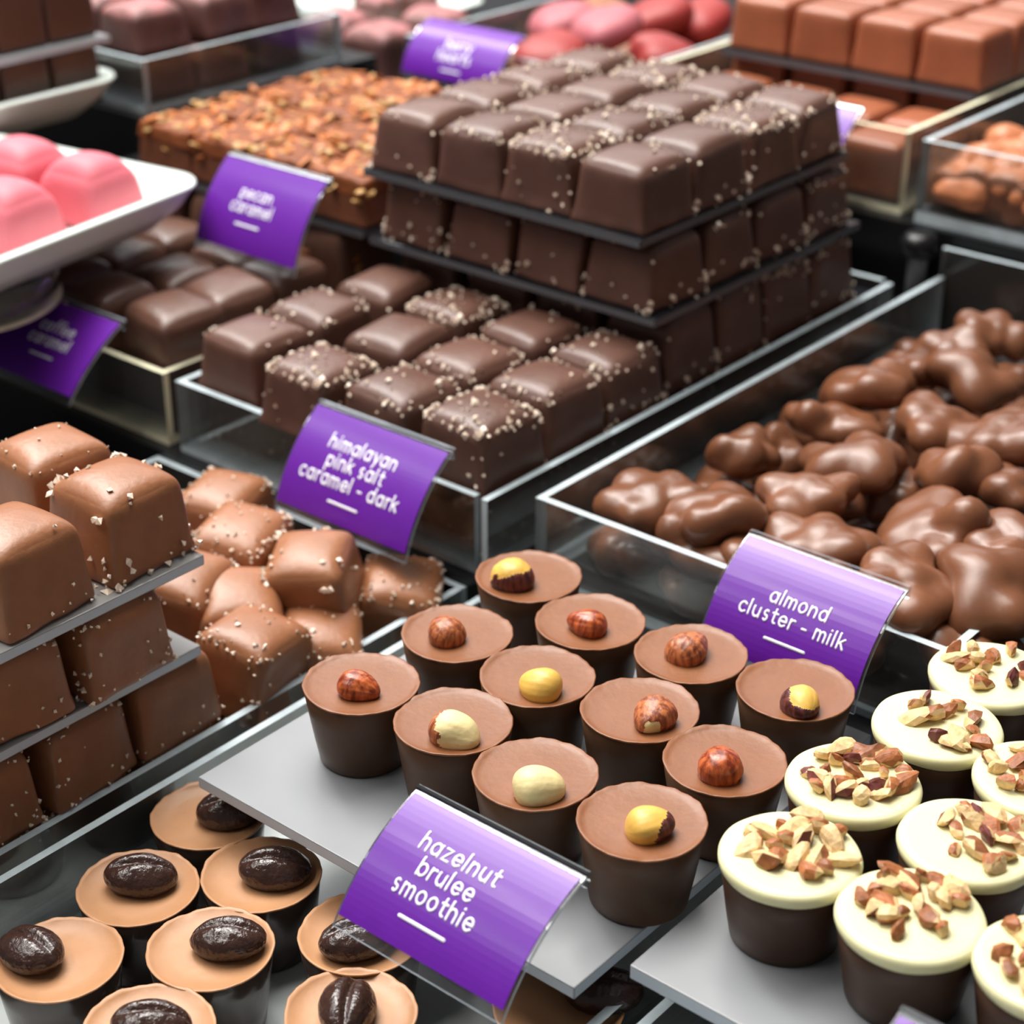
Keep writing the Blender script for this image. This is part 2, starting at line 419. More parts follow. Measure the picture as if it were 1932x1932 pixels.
T1 = tray('clear tray holding the milk chocolate squares on two clear shelves', -26.0, -10.3, -14.0, 9.0, -4.2, -1.28, M['greybase'])
T2 = tray('clear tray with pale base holding the bean topped cups', -9.62, 5.8, -20.0, 8.8, -4.2, -1.3, M['base'])
T3 = tray('clear tray with pale base under the white topped cups', 6.45, 22.5, -20.0, 8.8, -4.2, -1.3, M['base'])
T4 = tray('clear tray with curved purple label reading himalayan pink salt caramel dark', -25.2, -10.35, 9.5, 36.4, -1.0, 1.9, front_cut=0.0, right_dx=0.55)
T5 = tray('clear tray filled with lumpy almond clusters', -8.45, 6.6, 10.35, 37.9, -1.0, 2.15, back_top=3.4)
T6 = tray('clear tray of plain dark squares behind the glass stand', -41.4, -25.9, 9.5, 36.4, -1.0, 2.0, edge='edgewarm')
T6B = tray('clear tray of pink dusted dark chocolates behind the white dish', -58.0, -42.2, 23.0, 36.0, 6.2, 8.7)
T7 = tray('clear tray of pink and red hearts behind the purple label at the very back', -40.6, -27.4, 39.0, 60.0, 3.9, 7.3)
T8 = tray('clear tray with reddish brown squares on a black shelf, in the back row', -26.6, -11.3, 39.0, 64.0, 3.9, 7.55, edge='edgewarm')
T9 = tray('clear tray of knobbly crisp clusters in the back row', -10.4, 6.0, 38.6, 60.0, 3.9, 7.5, bth=0.5)

# ------------------------------------------------------------------ shelves and plates
def shelf(name, label, x0, x1, y0, y1, ztop, th, m, em, group=None, rotz=0.0, pivot=None):
    cx, cy = pivot or ((x0 + x1) / 2, (y0 + y1) / 2)
    V, F, fm = sheet(x0 - cx, x1 - cx, y0 - cy, y1 - cy, 0, th)
    me = bevel_mesh(name, V, F, [m, em], 0.035, 2, fm)
    return obj(name, me, None, (cx, cy, ztop - th), (0, 0, rotz), (1, 1, 1), label, 'shelf', group)

shelf('acrylic_shelf', 'frosted pale acrylic sheet under the hazelnut cups', -7.55, 5.45, -5.25, 8.3, 0.0, 0.36, M['frost'], M['frostedge'])
shelf('acrylic_shelf', 'frosted pale acrylic sheet under the white topped nut cups', 6.28, 20.0, -4.25, 8.6, 0.5, 0.4, M['frost'], M['frostedge'])
shelf('acrylic_shelf', 'clear shelf carrying the topmost milk chocolate squares', -24.8, -10.75, -13.5, -1.75, 4.29, 0.33, M['clearshelf'], M['frostedge'], 'clear shelves in the milk chocolate tray')
shelf('acrylic_shelf', 'lower clear shelf in the stack of milk chocolate squares', -24.8, -10.75, -13.5, -2.15, 1.46, 0.33, M['clearshelf'], M['frostedge'], 'clear shelves in the milk chocolate tray')
shelf('acrylic_shelf', 'lowest black shelf in the salted dark stack', -24.6, -10.3, 13.4, 35.6, 1.6, 0.22, M['blackacr'], M['blackedge'], 'black shelves in the salted dark stack')
shelf('acrylic_shelf', 'middle black shelf in the salted dark stack', -24.6, -10.4, 19.5, 33.9, 5.1, 0.33, M['blackacr'], M['blackedge'], 'black shelves in the salted dark stack')
shelf('acrylic_shelf', 'topmost black shelf in the salted dark stack', -24.4, -10.9, 19.1, 33.3, 8.1, 0.36, M['blackacr'], M['blackedge'], 'black shelves in the salted dark stack')
shelf('acrylic_shelf', 'black shelf under the nutty florentine bars', -40.6, -25.1, 19.7, 33.9, 5.1, 0.33, M['blackacr'], M['blackedge'])
shelf('acrylic_shelf', 'black shelf under the reddish brown squares in the back row', -25.6, -11.75, 45.9, 63.4, 7.75, 0.36, M['blackacr'], M['blackedge'])

# ------------------------------------------------------------------ hazelnut cups
rng = random.Random(4)
def cup_shell(R0, R1, h, mat, name, flare=0.0):
    def wob(i, a): return (0.008 * math.sin(3 * a + i), 0)
    V, F = lathe([(R0 - 0.16, 0), (R0 - 0.05, 0.02), (R0, 0.08), (R0 + (R1 - R0) * 0.35, h * 0.35), (R0 + (R1 - R0) * 0.7, h * 0.7), (R1 - 0.012, h - 0.05), (R1 - 0.03, h - 0.03)], 72, wob, (True, False))
    return mesh(name, V, F, mat)
def cup_top(R, h, mat, name, seed, lip=0.06, dish=0.05):
    rs = np.random.RandomState(seed); ph = rs.uniform(0, 6.28, 6)
    def wob(i, a):
        j = 0.018 * math.sin(2 * a + ph[0]) + 0.012 * math.sin(5 * a + ph[1]) + 0.01 * math.sin(11 * a + ph[2]) + 0.008 * math.sin(23 * a + ph[3])
        return (0.6 * j, j) if i in (1, 2, 3) else (0, 0)
    V, F = lathe([(R - 0.05, h - 0.06), (R, h - 0.02), (R + 0.005, h + 0.015), (R - 0.03, h + 0.025), (R - 0.10, h - 0.01), (R - 0.25, h - dish * 0.7), (R * 0.6, h - dish), (R * 0.3, h - dish * 0.9), (0.0, h - dish * 0.8)], 96, wob, (False, False))
    return mesh(name, V, F, mat)
HZ = 2.3
SHELL_H = cup_shell(1.24, 1.58, HZ, M['cupshade'], 'shell')
TOPS_H = [cup_top(1.585, HZ, M['cuptop'], 'filling', s) for s in (1, 2, 3)]

def hazelnut_mesh(seed, m_skin, m_kern, mode, tip=0.2, ridges=0.018):
    if mode != 'none': tip = 0.06; ridges = 0.008
    """a hazelnut lying with its tip along +x; mode says where the kernel shows through the skin"""
    V, F = uvs(64, 40); V = V[:, [2, 0, 1]]                      # pole along x
    rs = np.random.RandomState(seed)
    ang = np.arctan2(V[:, 2], V[:, 1]); x = V[:, 0].copy()
    r = 1 + ridges * np.sin(ang * 9 + rs.uniform(0, 6)) * (1 - np.abs(x)) + ridges * 0.7 * np.sin(ang * 17 + 3 * x + rs.uniform(0, 6)) * (1 - x * x) + 0.04 * lfnoise(V, seed, 2)
    X = V * r[:, None]
    X[:, 0] *= 1.12; X[:, 0] += tip * np.clip(x, 0, 1) ** 3
    X[:, 1:] *= (1 - 0.16 * x)[:, None]
    if mode != 'none': X += (0.05 * lfnoise(V, seed + 8, 3.5, 6))[:, None] * V
    nse = 0.35 * lfnoise(V, seed + 3, 3.2, 6) + 0.12 * lfnoise(V, seed + 4, 11, 6)
    if mode == 'none': kern = np.zeros(len(V), bool)
    elif mode == 'all': kern = np.ones(len(V), bool)
    else:
        ax = np.array(mode[:3], float); ax /= np.linalg.norm(ax); kern = (V @ ax + nse) > mode[3]
    X = np.where(kern[:, None], X * 0.97, X * 1.0)
    fm = [1 if sum(kern[i] for i in f) * 2 > len(f) else 0 for f in F]
    return mesh('hazelnut', X * 0.5, F, [m_skin, m_kern], True, fm)

hz = [
 # x, y, nut dx(px), nut dy(px), size, rot, skin, kernel, mode, label
 (-5.14, 5.95, (968, 1082), 1.05, 2.2, 'skindark', 'kernely', (0.5, 0.3, 0.6, -0.15), 'hazelnut cup farthest back, its nut half golden and half dark skinned'),
 (-4.59, 2.09, (842, 1187), 0.86, 2.6, 'skin', 'kernel', 'none', 'hazelnut cup with a tan brown nut beside the milk square tray wall'),
 (-2.10, 5.03, (1110, 1172), 0.80, 3.4, 'skinred', 'kernel', 'none', 'hazelnut cup with a small red brown striped nut pointing sideways, behind a golden one'),
 (-4.86, -1.54, (675, 1290), 0.80, 0.3, 'skinred', 'kernel', 'none', 'hazelnut cup with glossy red nut standing alone at the frosted sheet corner'),
 (-1.42, 1.80, (1020, 1288), 0.90, 3.3, 'skin', 'kernely', (-0.9, 0.3, 0.6, -0.62), 'hazelnut cup with a smooth golden yellow cracked nut'),
 (1.12, 5.45, (1297, 1220), 0.92, 1.6, 'skin', 'kernel', 'none', 'hazelnut cup with a wrinkled brown nut in front of the almond label'),
 (-1.72, -1.33, (858, 1375), 0.98, 0.2, 'skin', 'kernel', (0.75, -0.25, 0.45, -0.1), 'hazelnut cup with a pale cream nut, brown skin only on one side'),
 (1.70, 2.27, (1235, 1345), 0.90, 4.9, 'skin', 'kernel', (1, 0, -0.15, 0.86), 'hazelnut cup with a brown ridged nut showing a cream tip'),
 (4.32, 5.78, (1512, 1322), 0.84, 5.6, 'skindark', 'kernely', (-0.1, 0.5, 0.8, 0.28), 'hazelnut cup with patchy yellow and dark brown nut beside the white topped cups'),
 (1.41, -1.76, (1016, 1480), 0.98, 0.8, 'skinred', 'kernel', (-0.1, -0.55, 0.75, -0.25), 'hazelnut cup right behind the purple label, with a broad cream nut'),
 (4.75, 1.78, (1360, 1440), 0.92, 2.2, 'skinred', 'kernel', 'none', 'hazelnut cup with a dark red brown pointed nut beside a white topped cup'),
 (4.62, -1.61, (1224, 1552), 0.86, 0.9, 'skindark', 'kernely', (-0.85, -0.2, 0.55, -0.3), 'foremost hazelnut cup, its yellow nut dark skinned at one end'),
]
for i, (x, y, npx, sz, rot, sk, ke, mode, lab) in enumerate(hz):
    t = thing('hazelnut_cup', lab, 'chocolate', (x, y, 0.004), (0, 0, rng.uniform(0, 6.28)), 'hazelnut cups on the frosted sheet')
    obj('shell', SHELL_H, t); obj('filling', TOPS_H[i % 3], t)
    p = W(npx[0], npx[1], HZ + 0.25)
    tz = t.rotation_euler.z; c, s_ = math.cos(-tz), math.sin(-tz)
    dx, dy = p[0] - x, p[1] - y
    hm = hazelnut_mesh(20 + i, M[sk], M[ke], mode)
    obj('hazelnut', hm, t, (c * dx - s_ * dy, s_ * dx + c * dy, HZ + 0.16 * sz), (0.2 * math.sin(i), 0.12 * math.cos(2 * i), rot - tz), (sz * 1.25, sz * 1.25, sz * 1.08))

# ------------------------------------------------------------------ white topped nut cups
ZW = 0.504; HW = 2.35; RW = 1.67
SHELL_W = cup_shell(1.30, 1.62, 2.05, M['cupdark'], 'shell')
def white_top(seed):
    rs = np.random.RandomState(seed); ph = rs.uniform(0, 6.28, 4)
    def wob(i, a):
        j = 0.02 * math.sin(3 * a + ph[0]) + 0.012 * math.sin(7 * a + ph[1])
        return (0.5 * j, j if i < 2 else 0.2 * j)
    V, F = lathe([(1.60, 2.00), (1.64, 2.03), (RW, 2.14), (RW + 0.005, 2.22), (RW - 0.03, 2.30), (RW - 0.10, 2.345), (RW - 0.25, 2.355), (1.0, 2.34), (0.5, 2.35), (0.0, 2.35)], 96, wob, (True, False))
    return mesh('white_topping', V, F, M['white'])
TOP_W = [white_top(s) for s in (3, 4)]
def nut_piece(seed):
    rs = np.random.RandomState(seed)
    kind = seed % 4
    dims = [(0.5, 0.3, 0.22), (0.28, 0.26, 0.24), (0.36, 0.2, 0.3), (0.66, 0.3, 0.2)][kind]
    P = rs.uniform(-1, 1, (14, 3)); P /= np.maximum(np.abs(P).max(1), 0.75)[:, None]; P = P * np.array(dims) * 0.5 * rs.uniform(0.9, 1.15)
    bm = bmesh.new()
    for p in P: bm.verts.new(p)
    r = bmesh.ops.convex_hull(bm, input=list(bm.verts))
    bmesh.ops.delete(bm, geom=[v for v in bm.verts if not v.link_faces], context='VERTS')
    bmesh.ops.subdivide_edges(bm, edges=list(bm.edges), cuts=1, use_grid_fill=True, smooth=0.35)
    bm.normal_update()
    me = bpy.data.meshes.new('nut_piece')
    for m in (M['nutcream'], M['nutbrown'], M['nutpurple']): me.materials.append(m)
    ax = rs.normal(size=3); ax[2] = abs(ax[2]) * (1 if seed % 3 else -1); ax /= np.linalg.norm(ax); sk = 2 if seed % 7 == 3 else 1
    thr = [0.25, -0.1, 0.45][seed % 3]
    for f in bm.faces:
        f.material_index = sk if np.dot(f.normal, ax) > thr else 0
        f.smooth = False
    bm.to_mesh(me); bm.free(); return me
NUTS = [nut_piece(s) for s in range(28)]
wc = [ # x, y, pieces, clear sector centre px offset, label
 (8.40, -0.98, 19, (0.1, 0.2), 'white topped nut cup at the frosted sheet corner beside a hazelnut cup'),
 (11.60, -1.10, 21, (0.0, 0.35), 'white topped nut cup, second in the front row, nuts heaped away from the rim'),
 (8.03, 2.48, 24, (0.05, 0.05), 'white topped nut cup behind the corner cup, nuts covering most of its top'),
 (11.32, 2.15, 15, (0.45, -0.1), 'white topped nut cup with a bare half and dark red nuts at one rim'),
 (8.42, 6.00, 12, (0.35, -0.05), 'white topped nut cup with sparse nuts, next to the patchy hazelnut cup'),
 (8.35, 9.15, 13, (0.0, 0.1), 'white topped nut cup farthest back beside the almond tray front'),
 (11.52, 5.55, 15, (-0.1, 0.0), 'white topped nut cup cut off by the photo edge behind the bare half cup'),
 (14.72, -0.62, 15, (-0.1, 0.1), 'white topped nut cup cut off at the lower photo corner'),
]
rs = np.random.RandomState(11)
for i, (x, y, npc, off, lab) in enumerate(wc):
    t = thing('white_nut_cup', lab, 'chocolate', (x, y, ZW), (0, 0, 0), 'white topped nut cups')
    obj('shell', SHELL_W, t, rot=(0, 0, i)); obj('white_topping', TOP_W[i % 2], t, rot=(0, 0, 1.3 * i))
    placed = []; tries = 0
    while len(placed) < npc and tries < 900:
        tries += 1
        a = rs.uniform(0, 6.28); rad = 1.18 * math.sqrt(rs.rand())
        # offset is along the viewing right / away directions
        px = math.cos(a) * rad + off[0] * 0.77 - off[1] * 0.64; py = math.sin(a) * rad + off[0] * 0.64 + off[1] * 0.77
        if math.hypot(px, py) > 1.36: continue
        if any(math.hypot(px - q[0], py - q[1]) < (0.30 if tries < 500 else 0.22) for q in placed): continue
        placed.append((px, py))
        k = rs.randint(len(NUTS)); sc = rs.uniform(1.15, 1.6)
        if len(placed) == 1 and i in (0, 1): k, sc = 3 + 4 * i, 1.5
        obj('nut_piece', NUTS[k], t, (px, py, 2.35 + 0.09 * sc), (rs.uniform(-.35, .35), rs.uniform(-.35, .35), rs.uniform(0, 6.28)), (sc, sc, sc))

# ------------------------------------------------------------------ espresso cups with a bean on top
ZE = -3.94; HE = 2.34; RE = 1.6
SHELL_E = cup_shell(1.3, 1.59, HE, M['espside'], 'shell')
TOP_E = [cup_top(1.6, HE, M['esp'], 'filling', s, dish=0.14) for s in (5, 6)]
def bean_mesh(seed):
    V, F = uvs(72, 44); V = V[:, [2, 0, 1]]
    rs = np.random.RandomState(seed)
    X = V * np.array([0.82, 0.56, 0.42])
    top = V[:, 2] > 0
    cv = 0.05 * np.sin(V[:, 0] * 3 + seed)
    g = np.exp(-((V[:, 1] - cv) / 0.11) ** 2) * np.clip(1.05 - np.abs(V[:, 0]) ** 2.5, 0, 1)
    X[:, 2] -= top * g * 0.13
    side = np.exp(-((np.abs(V[:, 1] - cv) - 0.42) / 0.2) ** 2) * top * (1 - V[:, 0] ** 2)
    X[:, 2] += side * 0.035
    X += (0.012 * lfnoise(V, seed, 6, 6) + 0.006 * lfnoise(V, seed + 1, 18, 6))[:, None] * V
    return mesh('coffee_bean', X, F, M['bean'])
BEANS = [bean_mesh(s) for s in (1, 2, 3)]
es = [ # x, y (None: pixel), bean px, rot, label
 ((-6.80, -8.15), (265, 1645), 0.75, 'espresso cup beside the clear tray wall, bean lying slantwise'),
 ((-4.72, -5.70), (518, 1632), 0.72, 'espresso cup with large glossy bean just below the frosted sheet corner'),
 ((-3.55, -8.55), (430, 1765), 0.65, 'espresso cup whose bean sits off centre with a scraped filling beside it'),
 ((-6.15, -11.25), (57, 1785), 0.05, 'espresso cup with bean at its left rim, at the photo edge'),
 ((-7.75, -4.85), (435, 1520), 0.85, 'espresso cup tucked under the corner of the frosted sheet'),
 ((-1.05, -5.72), (672, 1765), 1.0, 'espresso cup half hidden behind the hazelnut label'),
 ((-2.50, -11.45), (285, 1925), 0.7, 'espresso cup cut by the lower photo edge, with only its bean tip in view'),
 ((0.78, -7.95), (655, 1892), 2.2, 'espresso cup in front of the hazelnut label, bean standing along the view'),
 ((4.45, -4.55), (1140, 1862), 0.7, 'espresso cup under the gap between both frosted sheets'),
]
for i, ((x, y), bp, rot, lab) in enumerate(es):
    t = thing('espresso_cup', lab, 'chocolate', (x, y, ZE), (0, 0, 0), 'espresso cups in the pale tray')
    obj('shell', SHELL_E, t, rot=(0, 0, i)); obj('filling', TOP_E[i % 2], t, rot=(0, 0, 2.1 * i))
    p = W(bp[0], bp[1], ZE + HE + 0.3)
    obj('coffee_bean', BEANS[i % 3], t, (p[0] - x, p[1] - y, HE + 0.17), (0.15 * math.sin(i * 2), 0.1 * math.cos(i), rot), (1.18, 1.25, 1.2))

# ------------------------------------------------------------------ salted chocolate squares
def choc_set(base, mat, wx, wy, h, n, salts, **kw):
    """n differently dented variants, each with its own salt"""
    out = []
    for k in range(n):
        X, F, N = rounded_choc(wx, wy, h, seed=kw.get('seed', 0) + 7 * k, **{a: b for a, b in kw.items() if a != 'seed'})
        me = mesh(base, X, F, mat); sm = None
        if salts:
            cnt, bias, lo, hi = salts[k % len(salts)]
            if cnt: sm = mesh('salt_sprinkle', *salt_mesh(X, N, cnt, 50 + k, lo, hi, bias), M['salt'], False)
        out.append((me, sm))
    return out
def put(name, var, loc, rz, label, group, cat='chocolate', tilt=(0, 0), scale=(1, 1, 1)):
    o = obj(name, var[0], None, loc, (tilt[0], tilt[1], rz), scale, label, cat, group)
    if var[1]: obj('salt_sprinkle', var[1], o, kind='stuff')
    return o
rs = np.random.RandomState(3)
MILK = choc_set('milk_caramel_square', M['milk'], 2.75, 2.95, 2.45, 6,
                [(75, 'foot', .1, .23), (26, 'top', .05, .11), (30, 'foot', .05, .12), (150, 'mix', .06, .14), (110, 'top', .05, .13), (90, 'mix', .06, .13)], seed=3, rt=0.46, rb=0.2, bulge=0.30, skirt=0.07, wob=0.04, smooth=3)
ms = [ # x, y, z, variant, rz, tilt, label
 (-12.50, -3.25, 4.295, 0, 0.04, (0, 0), 'milk chocolate square on the upper clear shelf corner, crystals around its foot'),
 (-15.75, -3.05, 4.295, 1, -0.05, (0, 0), 'milk chocolate square on the upper clear shelf, behind the corner square'),
 (-12.35, -6.95, 4.295, 2, 0.08, (0, 0), 'smooth milk chocolate square on the upper clear shelf at the photo edge'),
 (-12.0, -4.75, 1.465, 3, 0.05, (0, 0), 'crystal covered milk chocolate square between the two clear shelves'),
 (-12.3, -8.0, 1.465, 5, -0.1, (0, 0), 'milk chocolate square on the lower shelf at the photo edge'),
 (-12.1, -3.1, -1.35, 2, 0.02, (0, 0), 'milk chocolate square under the lower shelf corner, nearest the pile'),
 (-12.05, -6.4, -1.35, 5, 0.1, (0, 0), 'milk chocolate square under the lower shelf, next to the clear wall'),
 (-12.1, -9.6, -1.35, 3, -0.04, (0, 0), 'milk chocolate square under the lower shelf, lowest at the photo edge'),
 (-12.3, -3.0, -3.94, 1, 0.02, (0, 0), 'milk chocolate square on the tray base beneath the shelf corner'),
 (-12.2, -6.3, -3.94, 3, 0.0, (0, 0), 'milk chocolate square on the tray base, second behind the clear wall'),
 (-12.2, -9.5, -3.94, 5, 0.05, (0, 0), 'milk chocolate square on the tray base, third behind the clear wall'),
 (-16.2, 4.3, -1.3, 4, 0.35, (0.1, 0.08), 'milk chocolate square on the pile under the himalayan label'),
 (-13.0, 4.75, -1.35, 0, 0.55, (0.14, -0.1), 'milk chocolate square topping the pile, smooth faced, in front of the black step'),
 (-11.9, 7.1, -2.9, 4, 0.7, (0.1, 0.15), 'milk chocolate square with many crystals in the pile corner by the clear wall'),
 (-11.75, 3.3, -3.0, 3, 0.8, (0.12, 0.1), 'rough milk chocolate square in the pile beside the wall, behind a hazelnut cup'),
 (-11.95, 0.55, -2.1, 3, 0.2, (-0.1, 0.12), 'very salty milk chocolate square next to the lower shelf corner'),
 (-15.6, 1.25, -1.55, 5, 0.4, (0.1, 0.1), 'salty milk chocolate square behind the lower shelf corner'),
 (-14.15, 2.1, -2.0, 2, 0.9, (0.2, 0.1), 'tilted milk chocolate square in the middle of the pile'),
 (-19.0, 6.2, -1.7, 5, 0.3, (0.1, 0.0), 'milk chocolate square peeking out behind the topmost corner square'),
 (-17.5, 2.2, -2.1, 2, 0.1, (0, 0), 'milk chocolate square half seen under the upper shelf edge'),
]
for x, y, z, k, rz, tl, lab in ms:
    put('milk_caramel_square', MILK[k], (x, y, z), rz, lab, 'milk chocolate squares with salt', tilt=tl)
for j, (x, y) in enumerate([(-16.0, 4.5), (-12.9, 4.6), (-15.3, 1.2), (-18.6, 6.2), (-18.5, 2.6)]):
    put('milk_caramel_square', MILK[(j + 2) % 6], (x, y, -3.94), 0.2 * j, 'milk chocolate square buried at the bottom of the pile', 'milk chocolate squares at the bottom of the pile')

DARK = choc_set('dark_salt_square', M['dark'], 3.05, 3.15, 2.3, 7,
                [(40, 'top', .09, .19), (120, 'mix', .08, .18), (16, 'top', .09, .18), (60, 'foot', .09, .19), (36, 'mix', .09, .18), (150, 'top', .07, .18), (55, 'mix', .09, .19)],
                seed=100, rt=0.46, rb=0.14, bulge=0.26, skirt=0.05, wob=0.05, smooth=1)
G = 'salted dark squares'
colw = ['against the almond side', 'second from the almond side', 'third from the almond side', 'fourth from the almond side']
roww = ['front row', 'second row', 'third row', 'fourth row', 'back row']
xs = [-11.9, -15.45, -19.0, -22.9]; ys = [11.55, 15.0, 18.6]
special = {(0, 0): (5, 'densely salted dark square in the tray corner beside the himalayan label'), (1, 0): (1, 'dark square with thick salt and tilted top right behind the himalayan label'),
           (2, 0): (5, 'dark square with pale dusty salt behind the top edge of the himalayan label'), (0, 1): (0, 'smooth dark square second from the corner, lightly salted'),
           (3, 0): (2, 'large dark square with little salt at the divider to the plain squares'), (1, 2): (2, 'dark square with a bare satin top just below the black shelves'),
           (2, 2): (5, 'dark square with a pale salt heap just below the black shelves')}
for r in range(3):
    for c in range(4):
        k, lab = special.get((c, r), ((r * 4 + c * 3) % 7, 'salted dark square below the black shelves, %s, %s' % (roww[r], colw[c])))
        x = xs[c] + rs.uniform(-.12, .12); y = ys[r] + rs.uniform(-.12, .12)
        if (c, r) == (2, 0): x, y = -18.9, 11.0
        if (c, r) == (3, 0): x, y = -22.9, 11.6
        put('dark_salt_square', DARK[k], (x, y, 1.605), rs.uniform(-.07, .07), lab, G, tilt=(rs.uniform(-.03, .03), rs.uniform(-.03, .03)))
for c in range(4):
    put('dark_salt_square', DARK[(3 + c) % 7], (xs[c], 11.9, -0.74), rs.uniform(-.05, .05), 'dark square seen through the front wall of the himalayan tray, %s' % colw[c], G, scale=(1, 1, 0.9))
for r, y in enumerate([15.4, 18.9, 22.4, 25.9, 29.4, 32.9]):
    put('dark_salt_square', DARK[(r * 2 + 1) % 7], (-12.0, y, -0.74), rs.uniform(-.05, .05), 'dark square on the tray base along the almond side, number %s from the corner' % ['two', 'three', 'four', 'five', 'six', 'seven'][r], G, scale=(1, 1, 0.9))
for r, y in enumerate([22.2, 25.6, 29.0, 32.4]):
    for c in range(4):
        if r and c: continue
        put('dark_salt_square', DARK[(r + 2 * c + 3) % 7], ([-12.1, -15.5, -19.0, -22.6][c], y, 1.605), rs.uniform(-.04, .04), 'shaded dark square under the middle black shelf, %s, %s' % (roww[r], colw[c]), G, scale=(1, 1, 1.25))
for r, y in enumerate([21.4, 24.9, 28.4, 31.9]):
    for c in range(4):
        if r and c: continue
        put('dark_salt_square', DARK[[3, 6, 3, 1][(r + c) % 4]], ([-12.3, -15.6, -19.0, -22.5][c], y, 5.105), rs.uniform(-.04, .04), 'dark square between the two upper black shelves, %s, %s' % (roww[r], colw[c]), G, scale=(1, 1, 1.06))
for r, y in enumerate([20.9, 24.4, 27.9, 31.4]):
    for c in range(4):
        put('dark_salt_square', DARK[[4, 0, 6, 3, 2, 1, 5][(r * 3 + c * 2 + (r == 0) * 4) % 7]], ([-12.6, -15.9, -19.25, -22.6][c] + rs.uniform(-.1, .1), y + rs.uniform(-.1, .1), 8.105), rs.uniform(-.05, .05),
            'dark square on the topmost black shelf, %s, %s' % (roww[r], colw[c]), G)

PLAIN = choc_set('dark_caramel_square', M['dark2'], 3.1, 3.1, 2.2, 4, None, seed=200, rt=0.5, rb=0.2, bulge=0.28, skirt=0.05, wob=0.08, smooth=2)
for r, y in enumerate([11.6, 14.6, 17.7, 21.2]):
    for c, x in enumerate([-27.7, -31.0, -34.3, -37.6]):
        if c == 3 and r == 0: continue
        put('dark_caramel_square', PLAIN[(r + c * 2) % 4], (x + rs.uniform(-.2, .2), y + rs.uniform(-.2, .2), 1.5 + rs.uniform(0, .1)), rs.uniform(-.15, .15),
            'plain unsalted dark square below the florentine bars, %s, %s' % (roww[r], ['next to the salted squares', 'second from the salted squares', 'third from the salted squares', 'fourth from the salted squares'][c]), 'plain dark squares',
            tilt=(rs.uniform(-.06, .06), rs.uniform(-.06, .06)), scale=(1, 1, 1.45 if r == 3 else 1))
for c, x in enumerate([-27.7, -31.0, -34.3, -37.6]):
    for r, y in enumerate([11.6, 14.8, 18.2, 21.4]):
        put('dark_caramel_square', PLAIN[(c + r) % 4], (x, y, -0.74), 0, 'plain dark square in the lower layer of the tray behind the coffee label', 'lower layer of plain dark squares', scale=(1, 1, 0.98))

# ------------------------------------------------------------------ florentine bars
def flor(seed):
    rs = np.random.RandomState(seed)
    X, F, N = rounded_choc(3.45, 3.15, 1.35, rt=0.12, rb=0.12, bulge=0.0, seed=seed, skirt=0.02, wob=0.02)
    X[:, 2] *= 1 + 0.02 * np.sin(X[:, 0] * 14)
    base = mesh('florentine_bar', X, F, M['florbase'])
    X2, F2, _ = rounded_choc(3.42, 3.12, 0.75, rt=0.2, rb=0.1, bulge=0.1, seed=seed + 1, skirt=0.0, wob=0.06)
    X2[:, 2] += 0.07 * lfnoise(X2, seed, 6, 7); X2[:, 2] += 1.25
    top = mesh('caramel_layer', X2, F2, M['caramel'])
    parts = []
    for _ in range(40):
        V, F3 = ico(2); V = V * np.array([rs.uniform(.22, .5), rs.uniform(.15, .28), rs.uniform(.04, .09)])
        a = rs.uniform(0, 6.28, 3); Rm = np.array(Matrix.Rotation(a[0], 3, 'Z') @ Matrix.Rotation(rs.uniform(-.7, .7), 3, 'X') @ Matrix.Rotation(rs.uniform(-.6, .6), 3, 'Y'))
        edge = rs.rand() < 0.3
        p = np.array([rs.uniform(-1.65, 1.65), rs.uniform(-1.5, 1.5), 2.02])
        if edge:
            p[rs.randint(2)] = rs.choice([-1, 1]) * 1.6; p[2] = rs.uniform(1.0, 1.95)
        parts.append((list(V @ Rm.T + p), F3, [1 if rs.rand() < (0.75 if edge else 0.22) else 0] * len(F3)))
    V, F3, fm = join(parts)
    return base, top, mesh('almond_flakes', V, F3, [M['flake'], M['flakepale']], True, fm)
FL = [flor(s) for s in (300, 310, 320)]
def put_flor(x, y, z, rz, k, lab, grp='florentine bars'):
    o = obj('florentine_bar', FL[k][0], None, (x, y, z), (0, 0, rz), (1, 1, 1), lab, 'chocolate', grp)
    obj('caramel_layer', FL[k][1], o); obj('almond_flakes', FL[k][2], o, kind='stuff')
for r in range(4):
    for c in range(4):
        put_flor(-27.05 - 3.5 * c, 21.6 + 3.2 * r, 5.105, rs.choice([0, math.pi]), (r + c) % 3,
                 'amber florentine bar with almond flakes, %s, %s' % (roww[r], ['beside the salted stack', 'second from the salted stack', 'third from the salted stack', 'fourth from the salted stack'][c]))
p = W(640, 480, 3.0)
put_flor(-24.4 if p[0] > -24.4 else p[0], p[1], 1.61, 0.3, 1, 'single florentine bar lying under the shelf beside the florentine label')

